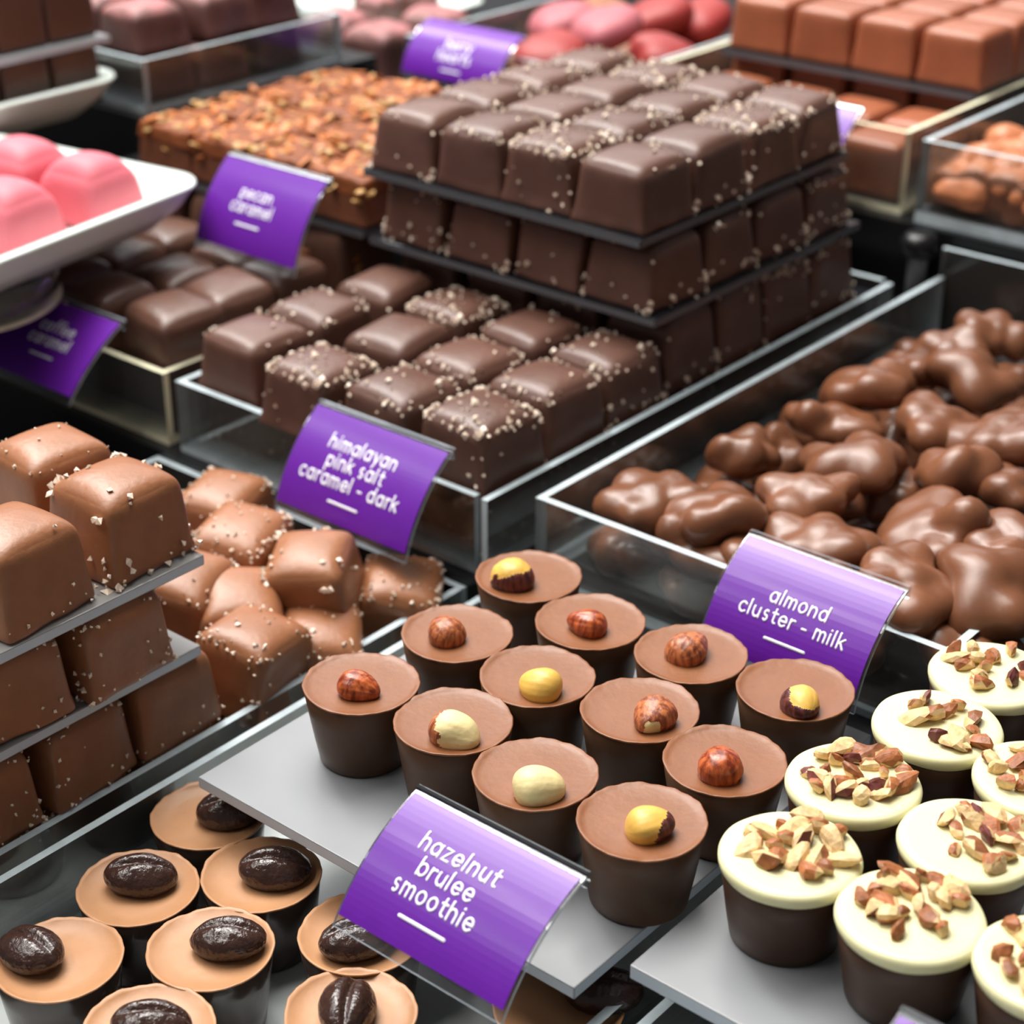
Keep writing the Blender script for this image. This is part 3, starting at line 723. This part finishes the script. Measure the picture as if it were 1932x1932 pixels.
# ------------------------------------------------------------------ almond clusters
BLOB = [mesh('almond_cluster', *blob(s, nl=nl, rad=1.5, lobe=lb, flat=fl_, k=9.0, spread=0.72), M['milkb']) for s, nl, lb, fl_ in
        ((400, 6, .50, .88), (401, 7, .46, .85), (402, 5, .52, .92), (403, 9, .42, .8), (404, 6, .54, .8), (405, 8, .42, .98), (406, 5, .5, .88))]
G = 'almond clusters in the clear tray'
ac = [ # px, py, z, size, variant, rotz, label
 (1238, 935, 2.3, .98, 0, 0.4, 'almond cluster nearest the front corner of its tray, rounded lump on its side'),
 (1365, 955, 2.5, 1.05, 2, 2.1, 'reddish almond cluster with a dimpled top, next to the corner one'),
 (1525, 925, 2.7, 1.05, 1, 1.0, 'almond cluster with smooth bumps between the dimpled one and the tall one'),
 (1410, 835, 2.0, .85, 5, 0.2, 'tall upright almond cluster beside the divider wall'),
 (1625, 860, 2.6, 1.05, 4, 3.0, 'broad almond cluster with one knob pointing at the label'),
 (1570, 775, 2.6, .95, 3, 0.75, 'long row shaped almond cluster propped over a dark gap'),
 (1655, 715, 2.9, 1.0, 2, 1.6, 'big smooth almond cluster leaning behind the row shaped one'),
 (1730, 690, 2.5, .9, 1, 0.2, 'almond cluster next to the divider wall, third from the back'),
 (1770, 790, 2.7, .98, 0, 2.5, 'almond cluster with three round knobs, mid pile'),
 (1835, 700, 2.9, 1.05, 4, 0.9, 'oval almond cluster lying across the back of the pile'),
 (1795, 650, 2.5, .85, 6, 0.1, 'almond cluster at the far back touching the raised wall'),
 (1880, 615, 2.9, .85, 2, 0.4, 'pale round almond cluster topmost at the back'),
 (1905, 815, 2.9, 1.15, 0, 3.6, 'large almond cluster at the photo edge above the star shaped one'),
 (1808, 880, 2.9, 1.0, 5, 1.2, 'star shaped almond cluster with a pointed tip'),
 (1775, 975, 2.8, 1.22, 3, 2.7, 'wide almond cluster with many bumps in the middle of the pile'),
 (1555, 1015, 2.4, 1.12, 1, 3.3, 'almond cluster just behind the top edge of the almond label'),
 (1405, 1040, 2.0, .85, 6, 1.5, 'small almond cluster at the left top corner of the almond label'),
 (1710, 1090, 2.6, 1.05, 0, 1.9, 'almond cluster with two upright bumps right of the almond label'),
 (1875, 1095, 2.6, 1.15, 4, 0.3, 'glossy dark almond cluster at the front wall near the white topped cups'),
 (1935, 1010, 2.9, .95, 2, 1.0, 'almond cluster at the photo edge above the glossy dark one'),
 (1915, 905, 2.8, .9, 6, 2.0, 'almond cluster with a swirl at the photo edge'),
 (1560, 1085, 1.9, .8, 5, 0.7, 'small almond cluster peeking over the almond label'),
 (1215, 1085, 1.9, 1.05, 3, 0.1, 'almond cluster seen through the front wall beside the hazelnut cups'),
 (1165, 1015, 1.7, .75, 6, 2.2, 'almond cluster lying low behind the front wall corner'),
 (1345, 1140, 1.5, .9, 2, 1.4, 'almond cluster seen through the front wall beside the almond label'),
 (1725, 1270, 1.5, .95, 1, 0.5, 'almond cluster pressed to the front wall between label and white topped cups'),
 (1585, 940, 1.8, .6, 5, 2.9, 'cut open almond cluster with a rough pale face, deep in the pile'),
 (1700, 925, 1.6, .7, 6, 0.9, 'small almond cluster deep in the gap of the pile'),
]
for px, py, z, sz, k, rz, lab in ac:
    p = W(px, py, z + 0.15)
    me = BLOB[k]; h = max(v.co.z for v in me.vertices) * sz
    zb = max(z - h * 0.55, -0.72)
    obj('almond_cluster', me, None, (min(max(p[0], -6.4), 12), max(p[1], 12.35), zb), (rs.uniform(-.25, .25) * (zb > 0), rs.uniform(-.25, .25) * (zb > 0), rz), (sz, sz, sz), lab, 'chocolate', G)
j = 0
for y in np.arange(12.6, 36.5, 3.0):
    for x in np.arange(-6.3, 5.2, 2.9):
        z = -0.72
        obj('almond_cluster', BLOB[j % 7], None, (x + rs.uniform(-.2, .2), y + rs.uniform(-.3, .3), z), (0, 0, rs.uniform(0, 6.28)), (.86, .86, 1.0), 'almond cluster buried in the lower layer of the pile', 'chocolate', 'buried almond clusters'); j += 1

# ------------------------------------------------------------------ curved purple labels
def arc(c, r, a0, a1, n=14): return [(c[0] + r * math.cos(math.radians(a0 + (a1 - a0) * i / n)), c[1] + r * math.sin(math.radians(a0 + (a1 - a0) * i / n))) for i in range(n + 1)]
circ = lambda x=0.5: arc((x, 0.5), 0.5, 0, 360, 24)
GL = {
 'a': ([circ(), [(1, 0), (1, 1)]], 1.42), 'b': ([circ(), [(0, 0), (0, 1.5)]], 1.38), 'c': ([arc((.5, .5), .5, 45, 315)], 1.25),
 'd': ([circ(), [(1, 0), (1, 1.5)]], 1.42), 'e': ([arc((.5, .5), .5, 0, 318), [(0.02, .5), (1, .5)]], 1.36),
 'f': ([arc((.6, 1.3), .3, 60, 180) + [(.3, 0)], [(0, .95), (.65, .95)]], .95),
 'h': ([[(0, 0), (0, 1.5)], arc((.45, .52), .45, 180, 0) + [(.9, 0)]], 1.32), 'i': ([[(0, 0), (0, 1)], [(0, 1.38), (0, 1.4)]], .48),
 'k': ([[(0, 0), (0, 1.5)], [(.8, 1), (.04, .42)], [(.3, .62), (.85, 0)]], 1.2), 'l': ([[(0, 0), (0, 1.5)]], .48),
 'm': ([[(0, 0), (0, 1)], arc((.36, .6), .36, 180, 0) + [(.72, 0)], arc((1.08, .6), .36, 180, 0) + [(1.44, 0)]], 1.86),
 'n': ([[(0, 0), (0, 1)], arc((.45, .52), .45, 180, 0) + [(.9, 0)]], 1.32), 'o': ([circ()], 1.38),
 'p': ([circ(), [(0, -.55), (0, 1)]], 1.38), 'r': ([[(0, 0), (0, 1)], arc((.45, .52), .45, 180, 70)], .86),
 's': ([arc((.4, .74), .26, 50, 270) + arc((.4, .24), .25, 90, -140)], 1.12),
 't': ([[(.3, 1.42), (.3, .28)] + arc((.55, .28), .26, 190, 285, 6), [(0, .98), (.68, .98)]], .98),
 'u': ([[(0, 1)] + arc((.45, .45), .45, 180, 360) + [(.9, 1)], [(.9, 1), (.9, 0)]], 1.32),
 'y': ([[(0, 1), (.46, .05)], [(.92, 1), (.3, -.5)]], 1.2), 'z': ([[(0, 1), (.8, 1), (0, 0), (.82, 0)]], 1.18),
 '-': ([[(0, .5), (.55, .5)]], .95), ' ': ([], .62)}
XS = 0.76; GAP = 0.14
def text_width(s): return sum(GL[c][1] * XS + GAP for c in s) - 0.38 * XS - GAP
def tube(poly, r, mp, n=8):
    """flat-bottomed stroke along poly (u, v), mapped to the curved card by mp(u, v, h)"""
    P = [np.array(p, float) for p in poly]; V = []; F = []
    closed = np.linalg.norm(P[0] - P[-1]) < 1e-6
    prof = [(math.cos(math.pi * i / (n - 1)), math.sin(math.pi * i / (n - 1))) for i in range(n)]
    def tan(i):
        a = P[i - 1] if i > 0 else (P[-2] if closed else P[i]); b = P[i + 1] if i < len(P) - 1 else (P[1] if closed else P[i])
        d = b - a; return d / max(np.linalg.norm(d), 1e-9)
    for i, p in enumerate(P):
        t = tan(i); nrm = np.array([-t[1], t[0]])
        for c, s in prof:
            q = p + nrm * c * r; V.append(mp(q[0], q[1], 0.012 + 0.018 * s))
    for i in range(len(P) - 1):
        for j in range(n - 1):
            a = i * n + j; F.append((a, a + 1, a + n + 1, a + n))
    if not closed:
        for i, sg in ((0, -1), (len(P) - 1, 1)):
            t = tan(i) * sg; nrm = np.array([-t[1], t[0]]); k = len(V)
            V.append(mp(P[i][0], P[i][1], 0.03)); m = 9
            for q in range(m):
                a = -math.pi / 2 + math.pi * q / (m - 1); d = P[i] + (t * math.cos(a) + nrm * math.sin(a)) * r
                V.append(mp(d[0], d[1], 0.012))
            for q in range(m - 1): F.append((k, k + 1 + q, k + 2 + q))
    return V, F
def label_sign(lab, lines, x0, x1, top, bot, sag=0.35, tsize=0.29, v0=1.12, pitch=0.57, uoff=-0.28, under=(2.83, 1.35), rise=0.0, leg=None, wall_y=None, card_margin=(0.12, 0.32)):
    """top, bot: (y, z) of the holder's upper and lower edges"""
    wd = x1 - x0; xc = (x0 + x1) / 2
    A = np.array(top, float); B = np.array(bot, float); ch = B - A; L = np.linalg.norm(ch); cd = ch / L
    nr = np.array([cd[1], -cd[0]])                  # outward: towards the shopper and up
    if nr[1] < 0: nr = -nr
    Rr = (L * L / 4 + sag * sag) / (2 * sag); cen = (A + B) / 2 - nr * (Rr - sag); half = math.asin(min(L / 2 / Rr, 1)); AL = 2 * half * Rr
    def mp(u, v, h):
        a = -half + v / Rr; n = nr * math.cos(a) + cd * math.sin(a)
        p = cen + n * (Rr + h); return (u, p[0] - A[0], p[1] - A[1])
    t = thing('shelf_label', lab, 'label', (xc, A[0], A[1]), group='curved purple labels')
    def strip(name, u0, u1, v_a, v_b, h0, h1, mats, nv=20):
        V = []; F = []; fm = []
        for i in range(nv + 1):
            v = v_a + (v_b - v_a) * i / nv
            V += [mp(u0, v, h1), mp(u1, v, h1), mp(u1, v, h0), mp(u0, v, h0)]
        for i in range(nv):
            for j in range(4):
                F.append((i * 4 + j, i * 4 + (j + 1) % 4, (i + 1) * 4 + (j + 1) % 4, (i + 1) * 4 + j)); fm.append(0 if j in (0, 2) else 1)
        F += [(3, 2, 1, 0), (nv * 4, nv * 4 + 1, nv * 4 + 2, nv * 4 + 3)]; fm += [1, 1]
        me = mesh(name, V, F, mats, False, fm); return obj(name, me, t)
    strip('holder', -wd / 2, wd / 2, 0, AL, -0.10, -0.03, [M['holder'], M['edge']])
    strip('purple_card', -wd / 2 + 0.07, wd / 2 - 0.07, card_margin[0], AL - card_margin[1], -0.025, 0.006, [M['card'], M['card']])
    # bent lip along the top and the folded back
    V, F, fm = sheet(-wd / 2, wd / 2, -0.02, 0.28, -0.30, -0.24)
    obj('top_lip', mesh('top_lip', *sheet(-wd / 2, wd / 2, 0.0, 0.14, -0.34, 0.05)[:2], [M['holder']], False), t)
    if leg is not None:
        for sx in (-0.5,):
            obj('clip', mesh('clip', *sheet(sx, sx + 0.3, leg[0] - A[0], leg[0] - A[0] + 0.07, leg[1] - A[1], -0.30)[:2], [M['holder']], False), t)
    parts = []
    for k, s in enumerate(lines):
        wt = text_width(s) * tsize; u = uoff - wt / 2; base = v0 + k * pitch + tsize * 0.5
        for c in s:
            for poly in GL[c][0]:
                pts = []
                for q in poly: pts.append((u + q[0] * tsize * XS, base - q[1] * tsize))
                # refine long straight strokes so they follow the curve
                ref = [pts[0]]
                for a, b in zip(pts[:-1], pts[1:]):
                    m = max(1, int(math.hypot(b[0] - a[0], b[1] - a[1]) / 0.12))
                    for i in range(1, m + 1): ref.append((a[0] + (b[0] - a[0]) * i / m, a[1] + (b[1] - a[1]) * i / m))
                parts.append(tube(ref, tsize * 0.118, mp))
            u += (GL[c][1] * XS + GAP) * tsize
    uv, ul = under
    ref = [(uoff + 0.02 - ul / 2 + ul * i / 10, uv) for i in range(11)]
    parts.append(tube(ref, 0.045, mp))
    V, F, _ = join(parts)
    obj('lettering', mesh('lettering', V, F, M['print'], True), t)
    return t
label_sign('curved purple label reading hazelnut brulee smoothie, in front of the hazelnut cups', ['hazelnut', 'brulee', 'smoothie'], 0.62, 5.75, (-5.3, 3.45), (-8.28, 1.2), 0.36, leg=(-5.34, 0.0))
label_sign('curved purple label reading himalayan pink salt caramel dark, on the dark square tray', ['himalayan', 'pink salt', 'caramel - dark'], -17.15, -11.0, (9.15, 3.5), (6.75, 0.3), 0.34, tsize=0.33, v0=1.2, pitch=0.63, uoff=-0.1, under=(3.1, 1.3), leg=(9.4, 1.2))
label_sign('curved purple label reading almond cluster milk, on the almond tray front', ['almond', 'cluster - milk'], -0.1, 5.2, (10.1, 3.85), (7.55, 0.95), 0.5, tsize=0.29, v0=1.72, pitch=0.57, uoff=0.05, under=(2.9, 1.3), leg=(10.28, 1.4))
label_sign('curved purple label in front of the florentine bars', ['pecan', 'caramel'], -31.0, -25.15, (18.0, 7.65), (15.8, 4.25), 0.34, tsize=0.32, v0=1.5, pitch=0.6, uoff=-0.2, under=(2.75, 1.3), leg=(18.05, 4.2))
label_sign('shaded purple label reading coffee caramel, partly behind the glass stand', ['coffee', 'caramel'], -33.1, -27.6, (9.2, 3.75), (6.3, 1.3), 0.2, tsize=0.32, v0=1.25, pitch=0.6, uoff=0.1, under=(2.45, 1.3), leg=(9.42, 1.4))
label_sign('bright glaring purple label at the very back before the pink hearts', ['berry', 'hearts'], -39.3, -32.9, (39.6, 8.35), (37.2, 5.7), 0.55, tsize=0.36, v0=1.7, pitch=0.66, uoff=0.0, under=(3.0, 1.2), leg=(39.7, 6.6))
p0 = atY(1430, 140, 38.7); p1 = atY(1630, 190, 38.7)
label_sign('purple label mostly hidden behind the topmost salted dark squares', [], p0[0], p1[0], (38.7, (p0[2] + p1[2]) / 2 - 0.45), (36.6, (p0[2] + p1[2]) / 2 - 3.5), 0.4, tsize=0.34, v0=1.5, leg=(38.9, 6.8))
p0 = atY(1697, 1905, -4.6)
label_sign('label holder whose silvery top edge shows at the bottom photo edge', [], p0[0], p0[0] + 5.1, (-4.6, p0[2]), (-7.5, p0[2] - 2.3), 0.36, leg=(-4.35, 0.5))

# ------------------------------------------------------------------ porcelain dishes
def rrect(a, b, r, n=8):
    pts = []
    for cx, cy, a0 in ((a - r, b - r, 0), (-(a - r), b - r, 90), (-(a - r), -(b - r), 180), (a - r, -(b - r), 270)):
        for i in range(n + 1):
            t = math.radians(a0 + 90 * i / n); pts.append((cx + r * math.cos(t), cy + r * math.sin(t)))
    return pts
def dish_mesh(a, b, depth):
    loops = [(a - 1.5, b - 1.5, 1.6, 0.02), (a - 1.15, b - 1.15, 1.8, 0.0), (a - 0.35, b - 0.35, 1.9, depth * 0.5), (a - 0.08, b - 0.08, 1.75, depth - 0.22), (a, b, 1.7, depth - 0.1), (a - 0.06, b - 0.06, 1.65, depth),
             (a - 0.5, b - 0.5, 1.5, depth - 0.03), (a - 0.9, b - 0.9, 1.4, depth * 0.6), (a - 1.5, b - 1.5, 1.3, 0.42), (a - 2.2, b - 2.2, 1.2, 0.34)]
    V = []; F = []; n = None
    for (x, y, r, z) in loops:
        pts = rrect(x, y, r); n = len(pts); V += [(p[0], p[1], z) for p in pts]
    for i in range(len(loops) - 1):
        for j in range(n): F.append((i * n + j, i * n + (j + 1) % n, (i + 1) * n + (j + 1) % n, (i + 1) * n + j))
    F.append(tuple(range(n))[::-1]); F.append(tuple((len(loops) - 1) * n + j for j in range(n)))
    return mesh('porcelain_dish', V, F, M['porcelain'])
def rot2(x, y, a): return x * math.cos(a) - y * math.sin(a), x * math.sin(a) + y * math.cos(a)
an = math.radians(8); cx, cy = rot2(7, 8, an); D1 = (-30.5 - cx, 16.7 - cy)
DZ = 5.35
obj('porcelain_dish', dish_mesh(7, 8, 1.65), None, (D1[0], D1[1], DZ), (0, 0, an), (1, 1, 1), 'white rectangular dish of pink chocolates on a glass stand', 'dish')
st = thing('glass_stand', 'clear round glass stand under the dish of pink chocolates', 'stand', (-34.2, 6.2, -4.2))
V, F = lathe([(4.0, 8.15), (4.15, 8.15), (4.15, 9.5), (4.0, 9.5), (4.0, 8.15)], 72); obj('drum', mesh('drum', V, F, M['glass']), st)
V, F = lathe([(0.02, 8.0), (4.0, 8.0), (4.22, 8.06), (4.22, 8.2), (4.0, 8.25), (0.02, 8.25)], 72); obj('rim', mesh('rim', V, F, [M['glass'], M['edgewarm']], True, [1 if 72 <= i < 72 * 4 else 0 for i in range(len(F))]), st)
V, F = lathe([(2.2, 0), (2.2, 0.2), (0.6, 0.7), (0.5, 4.0), (0.7, 8.0)], 40); obj('stem', mesh('stem', V, F, M['glass']), st)
PK = [(mesh('pink_chocolate', *rounded_choc(3.3, 3.1, 2.3, rt=0.95, rb=0.4, bulge=0.35, seed=s, skirt=0, wob=0.04)[:2], M['pink']), None) for s in (500, 501)]
for (px, py), z, rz, lab in (((40, 292), 5.72, 0.15, 'pink chocolate at the back of the white dish'), ((165, 322), 5.72, 0.15, 'pink chocolate at the corner of the white dish'), ((10, 372), 5.72, 0.15, 'pink chocolate nearest the front rim of the white dish'), ((-90, 350), 5.72, 0.1, 'pink chocolate at the photo edge in the white dish')):
    p = W(px, py, z + 1.9); put('pink_chocolate', PK[int(px) % 2], (p[0], p[1], z), rz, lab, 'pink chocolates on the white dish')
obj('porcelain_dish', dish_mesh(7, 7.4, 1.7), None, (-49.6, 15.2, 6.4), (0, 0, 0), (1, 1, 1), 'white dish stacked with tall dark chocolates at the photo corner', 'dish')
st2 = thing('glass_stand', 'glass stand under the dish of tall dark chocolates', 'stand', (-49.6, 15.2, -1.0))
V, F = lathe([(2.8, 0), (2.8, 0.2), (1.0, 0.7), (0.9, 6.4), (2.4, 7.38)], 40); obj('stem', mesh('stem', V, F, M['glass']), st2)
TALL = [(mesh('dark_block', *rounded_choc(2.6, 2.6, 2.75, rt=0.2, rb=0.15, bulge=0.05, seed=s, skirt=0.0, wob=0.02)[:2], M['dark2']), None) for s in (520, 521)]
for lev, z in enumerate((6.75, 9.87)):
    for r in range(4):
        for c in range(2):
            put('dark_block', TALL[(r + c) % 2], (-45.2 - 2.8 * c, 20.6 - 2.8 * r, z), 0.02 * r, 'tall dark block %s the grey divider sheet, %s, %s' % (['under', 'on top of'][lev], ['farthest back', 'second from the back', 'third from the back', 'fourth from the back'][r], ['outer column', 'inner column'][c]), 'tall dark blocks on the white dish', scale=(1, 1, 1.0))
shelf('acrylic_shelf', 'grey divider sheet between tall dark blocks at the photo corner', -55.0, -43.3, 9.0, 22.2, 9.86, 0.32, M['frost'], M['frostedge'])

# ------------------------------------------------------------------ pink dusted dark chocolates
RD = [(mesh('dusted_chocolate', *rounded_choc(3.9, 3.9, 3.0, rt=0.8, rb=0.3, bulge=0.3, seed=s, skirt=0.03, wob=0.12)[:2], M['rubydust']), None) for s in (540, 541, 542)]
colr = ['beside the florentine bars', 'second from the florentine bars', 'third from the florentine bars']
depw = ['front row', 'second row', 'third row']
for lev, z in enumerate((6.46, 8.6, 10.75)):
    for r, y in enumerate((25.4, 28.9, 32.5)):
        for c, x in enumerate((-44.6, -48.1, -51.6)):
            if lev == 2 and (c == 0 or r == 0): continue
            put('dusted_chocolate', RD[(r + c + lev) % 3], (x + rs.uniform(-.15, .15), y + rs.uniform(-.15, .15), z), rs.uniform(-.12, .12), 'pink dusted dark chocolate, %s layer, %s, %s' % (['lower', 'middle', 'top'][lev], depw[r], colr[c]),
                'pink dusted dark chocolates', tilt=(rs.uniform(-.05, .05) * (lev > 0), rs.uniform(-.05, .05) * (lev > 0)), scale=(.8, .8, .68))
put('dusted_chocolate', RD[1], (-38.4, 41.6, 4.17), 0.3, 'pink dusted dark chocolate just left of the purple label at the very back', 'pink dusted dark chocolates', scale=(.9, .9, .8))

obj('porcelain_dish', dish_mesh(5, 5, 1.6), None, (-53.0, 50.0, 3.91), (0, 0, 0.1), (1, 1, 1), 'pale blurred dish far behind the pink dusted chocolates', 'dish')
for i, (x, y) in enumerate([(-52.0, 49.0), (-54.5, 51.5), (-51.5, 52.0)]):
    put('dusted_chocolate', RD[i], (x, y, 4.27), 0.3 * i, 'pink dusted chocolate lying in the pale blurred dish, ' + ['front', 'inner', 'back'][i], 'pink dusted dark chocolates', scale=(.6, .6, .6))
for i, (x, y) in enumerate([(-44.5, 41.5), (-48.5, 42.0), (-44.8, 46.0)]):
    put('dusted_chocolate', RD[i], (x, y, 3.905), 0.2 * i, 'pink dusted chocolate on the upper step, ' + ['beside the back label tray', 'second from the back label tray', 'behind the two others'][i], 'pink dusted dark chocolates', scale=(.95, .95, .95))
# ------------------------------------------------------------------ hearts at the back
def heart_mesh(seed, mat, name='heart_chocolate'):
    D, F = ico(4); a = np.arctan2(D[:, 1], D[:, 0])
    rad = np.sqrt(D[:, 0] ** 2 + D[:, 1] ** 2)
    k = 1 - 0.28 * np.exp(-((a - math.pi / 2) / 0.35) ** 2) + 0.22 * np.exp(-((np.abs(a + math.pi / 2)) / 0.35) ** 2)
    X = np.stack([D[:, 0] * k * 1.95, D[:, 1] * k * 1.8, np.sign(D[:, 2]) * np.abs(D[:, 2]) ** 0.8 * 1.1], 1)
    X[:, 2] = np.maximum(X[:, 2], -0.55); X[:, 2] += 0.55
    return (mesh(name, X, F, mat), None)
HM = {'ruby': heart_mesh(1, M['ruby']), 'red': heart_mesh(2, M['red']), 'brown': heart_mesh(3, M['milk'])}
for (px, py), z, kind, rz, lab in (((1150, 40), 7.6, 'ruby', 0.4, 'large dusky pink heart on top of the hearts'), ((1040, 90), 7.0, 'red', 1.2, 'red heart between the purple label and the dusky pink heart'), ((1245, 95), 6.9, 'red', 2.6, 'bright red heart next to the tray divider'),
                              ((955, 10), 7.0, 'ruby', 0.2, 'salmon heart right above the purple label'), ((1320, 25), 6.9, 'red', 0.8, 'dark red heart in the shaded tray corner'), ((1080, 12), 6.7, 'brown', 2.0, 'brown heart behind the dusky pink heart'), ((1250, 20), 7.2, 'red', 0.1, 'red heart behind the dusky pink heart')):
    p = W(px, py, z); put('heart_chocolate', HM[kind], (min(max(p[0], -37.9), -29.4), p[1], z - 0.9), rz, lab, 'pink and red hearts', tilt=(0.2, -0.2))
for i, (x, y) in enumerate([(-30.2, 42), (-34.0, 42), (-30.2, 46), (-34, 46), (-30.2, 50), (-34, 50), (-38.3, 46), (-38.3, 50), (-30.2, 54), (-34, 54), (-38.3, 54)]):
    put('heart_chocolate', HM['brown'], (x, y, 4.17), i, 'brown heart in the lower layer under the pink and red hearts', 'lower layer of hearts', scale=(1, 1, 1.15))

# ------------------------------------------------------------------ reddish brown squares at the back
RB = choc_set('brown_square', M['redmilk'], 3.2, 3.3, 2.5, 3, None, seed=600, rt=0.4, rb=0.15, bulge=0.15, skirt=0.02, wob=0.03)
for r in range(4):
    for c in range(4):
        put('brown_square', RB[(r + c) % 3], (-13.4 - 3.45 * c, 47.9 + 3.5 * r, 7.76), rs.uniform(-.03, .03), 'reddish brown square on the back row shelf, %s, %s' % (roww[r], ['nearest the crisp clusters', 'second from the crisp clusters', 'third from the crisp clusters', 'nearest the hearts'][c]), 'reddish brown squares on the shelf')
for r in range(3):
    for c in range(4):
        put('brown_square', RB[(r + 2 * c) % 3], (-13.6 - 3.45 * c, 41.4 + 3.45 * r, 4.17), rs.uniform(-.05, .05), 'reddish brown square below the back row shelf, %s, %s' % (roww[r], ['nearest the crisp clusters', 'second from the crisp clusters', 'third from the crisp clusters', 'nearest the hearts'][c]), 'reddish brown squares below the shelf', scale=(1, 1, 1.28 if r == 2 else 0.98))

# ------------------------------------------------------------------ crisp clusters at the back
CR = [mesh('crisp_cluster', *blob(s, nl=6, rad=1.5, lobe=.55, flat=.8, sub=5, k=7, rough=0.05), M['crisp']) for s in (700, 701, 702)]
cp = [(1775, 365, 5.4), (1840, 335, 6.1), (1905, 310, 6.6), (1815, 400, 5.2), (1880, 385, 5.7), (1930, 360, 6.1), (1935, 410, 5.2), (1880, 290, 6.4), (1945, 270, 6.6)]
wd3 = ['at the foot of the heap by the clear corner', 'second up the slope of the heap', 'third up the slope of the heap', 'in front at the tray base', 'in the middle of the heap', 'at the photo edge, mid height', 'at the photo edge, lowest', 'behind the slope of the heap', 'at the top of the heap']
for i, (px, py, z) in enumerate(cp):
    p = W(px, py, z); obj('crisp_cluster', CR[i % 3], None, (max(p[0], -8.4), max(p[1], 40.7), max(z - 1.2, 4.45)), (0, 0, i * 1.1), (1.15, 1.15, 1.15), 'knobbly crisp milk cluster ' + wd3[i], 'chocolate', 'crisp clusters')
for i in range(9):
    obj('crisp_cluster', CR[i % 3], None, (-8.2 + 3.2 * (i % 3), 41.0 + 3.2 * (i // 3), 4.42), (0, 0, i), (1, 1, 0.8), 'knobbly crisp cluster in the hidden lower layer', 'chocolate', 'lower layer of crisp clusters')

# ------------------------------------------------------------------ post behind the trays
po = thing('support_post', 'dark grey post between the salted stack and the almond tray', 'post', (-9.5, 37.6, -1.0))
V, F = lathe([(0.42, 0), (0.42, 4.7)], 24); obj('rod', mesh('rod', V, F, M['steel']), po)
V, F = lathe([(0.4, 3.9), (0.8, 3.95), (0.85, 4.5), (0.6, 4.85), (0.3, 4.9)], 24); obj('knuckle', mesh('knuckle', V, F, M['black']), po)

# ------------------------------------------------------------------ centimetres to metres
for me in bpy.data.meshes: me.transform(Matrix.Scale(S, 4))
for o in bpy.data.objects: o.location = o.location * S
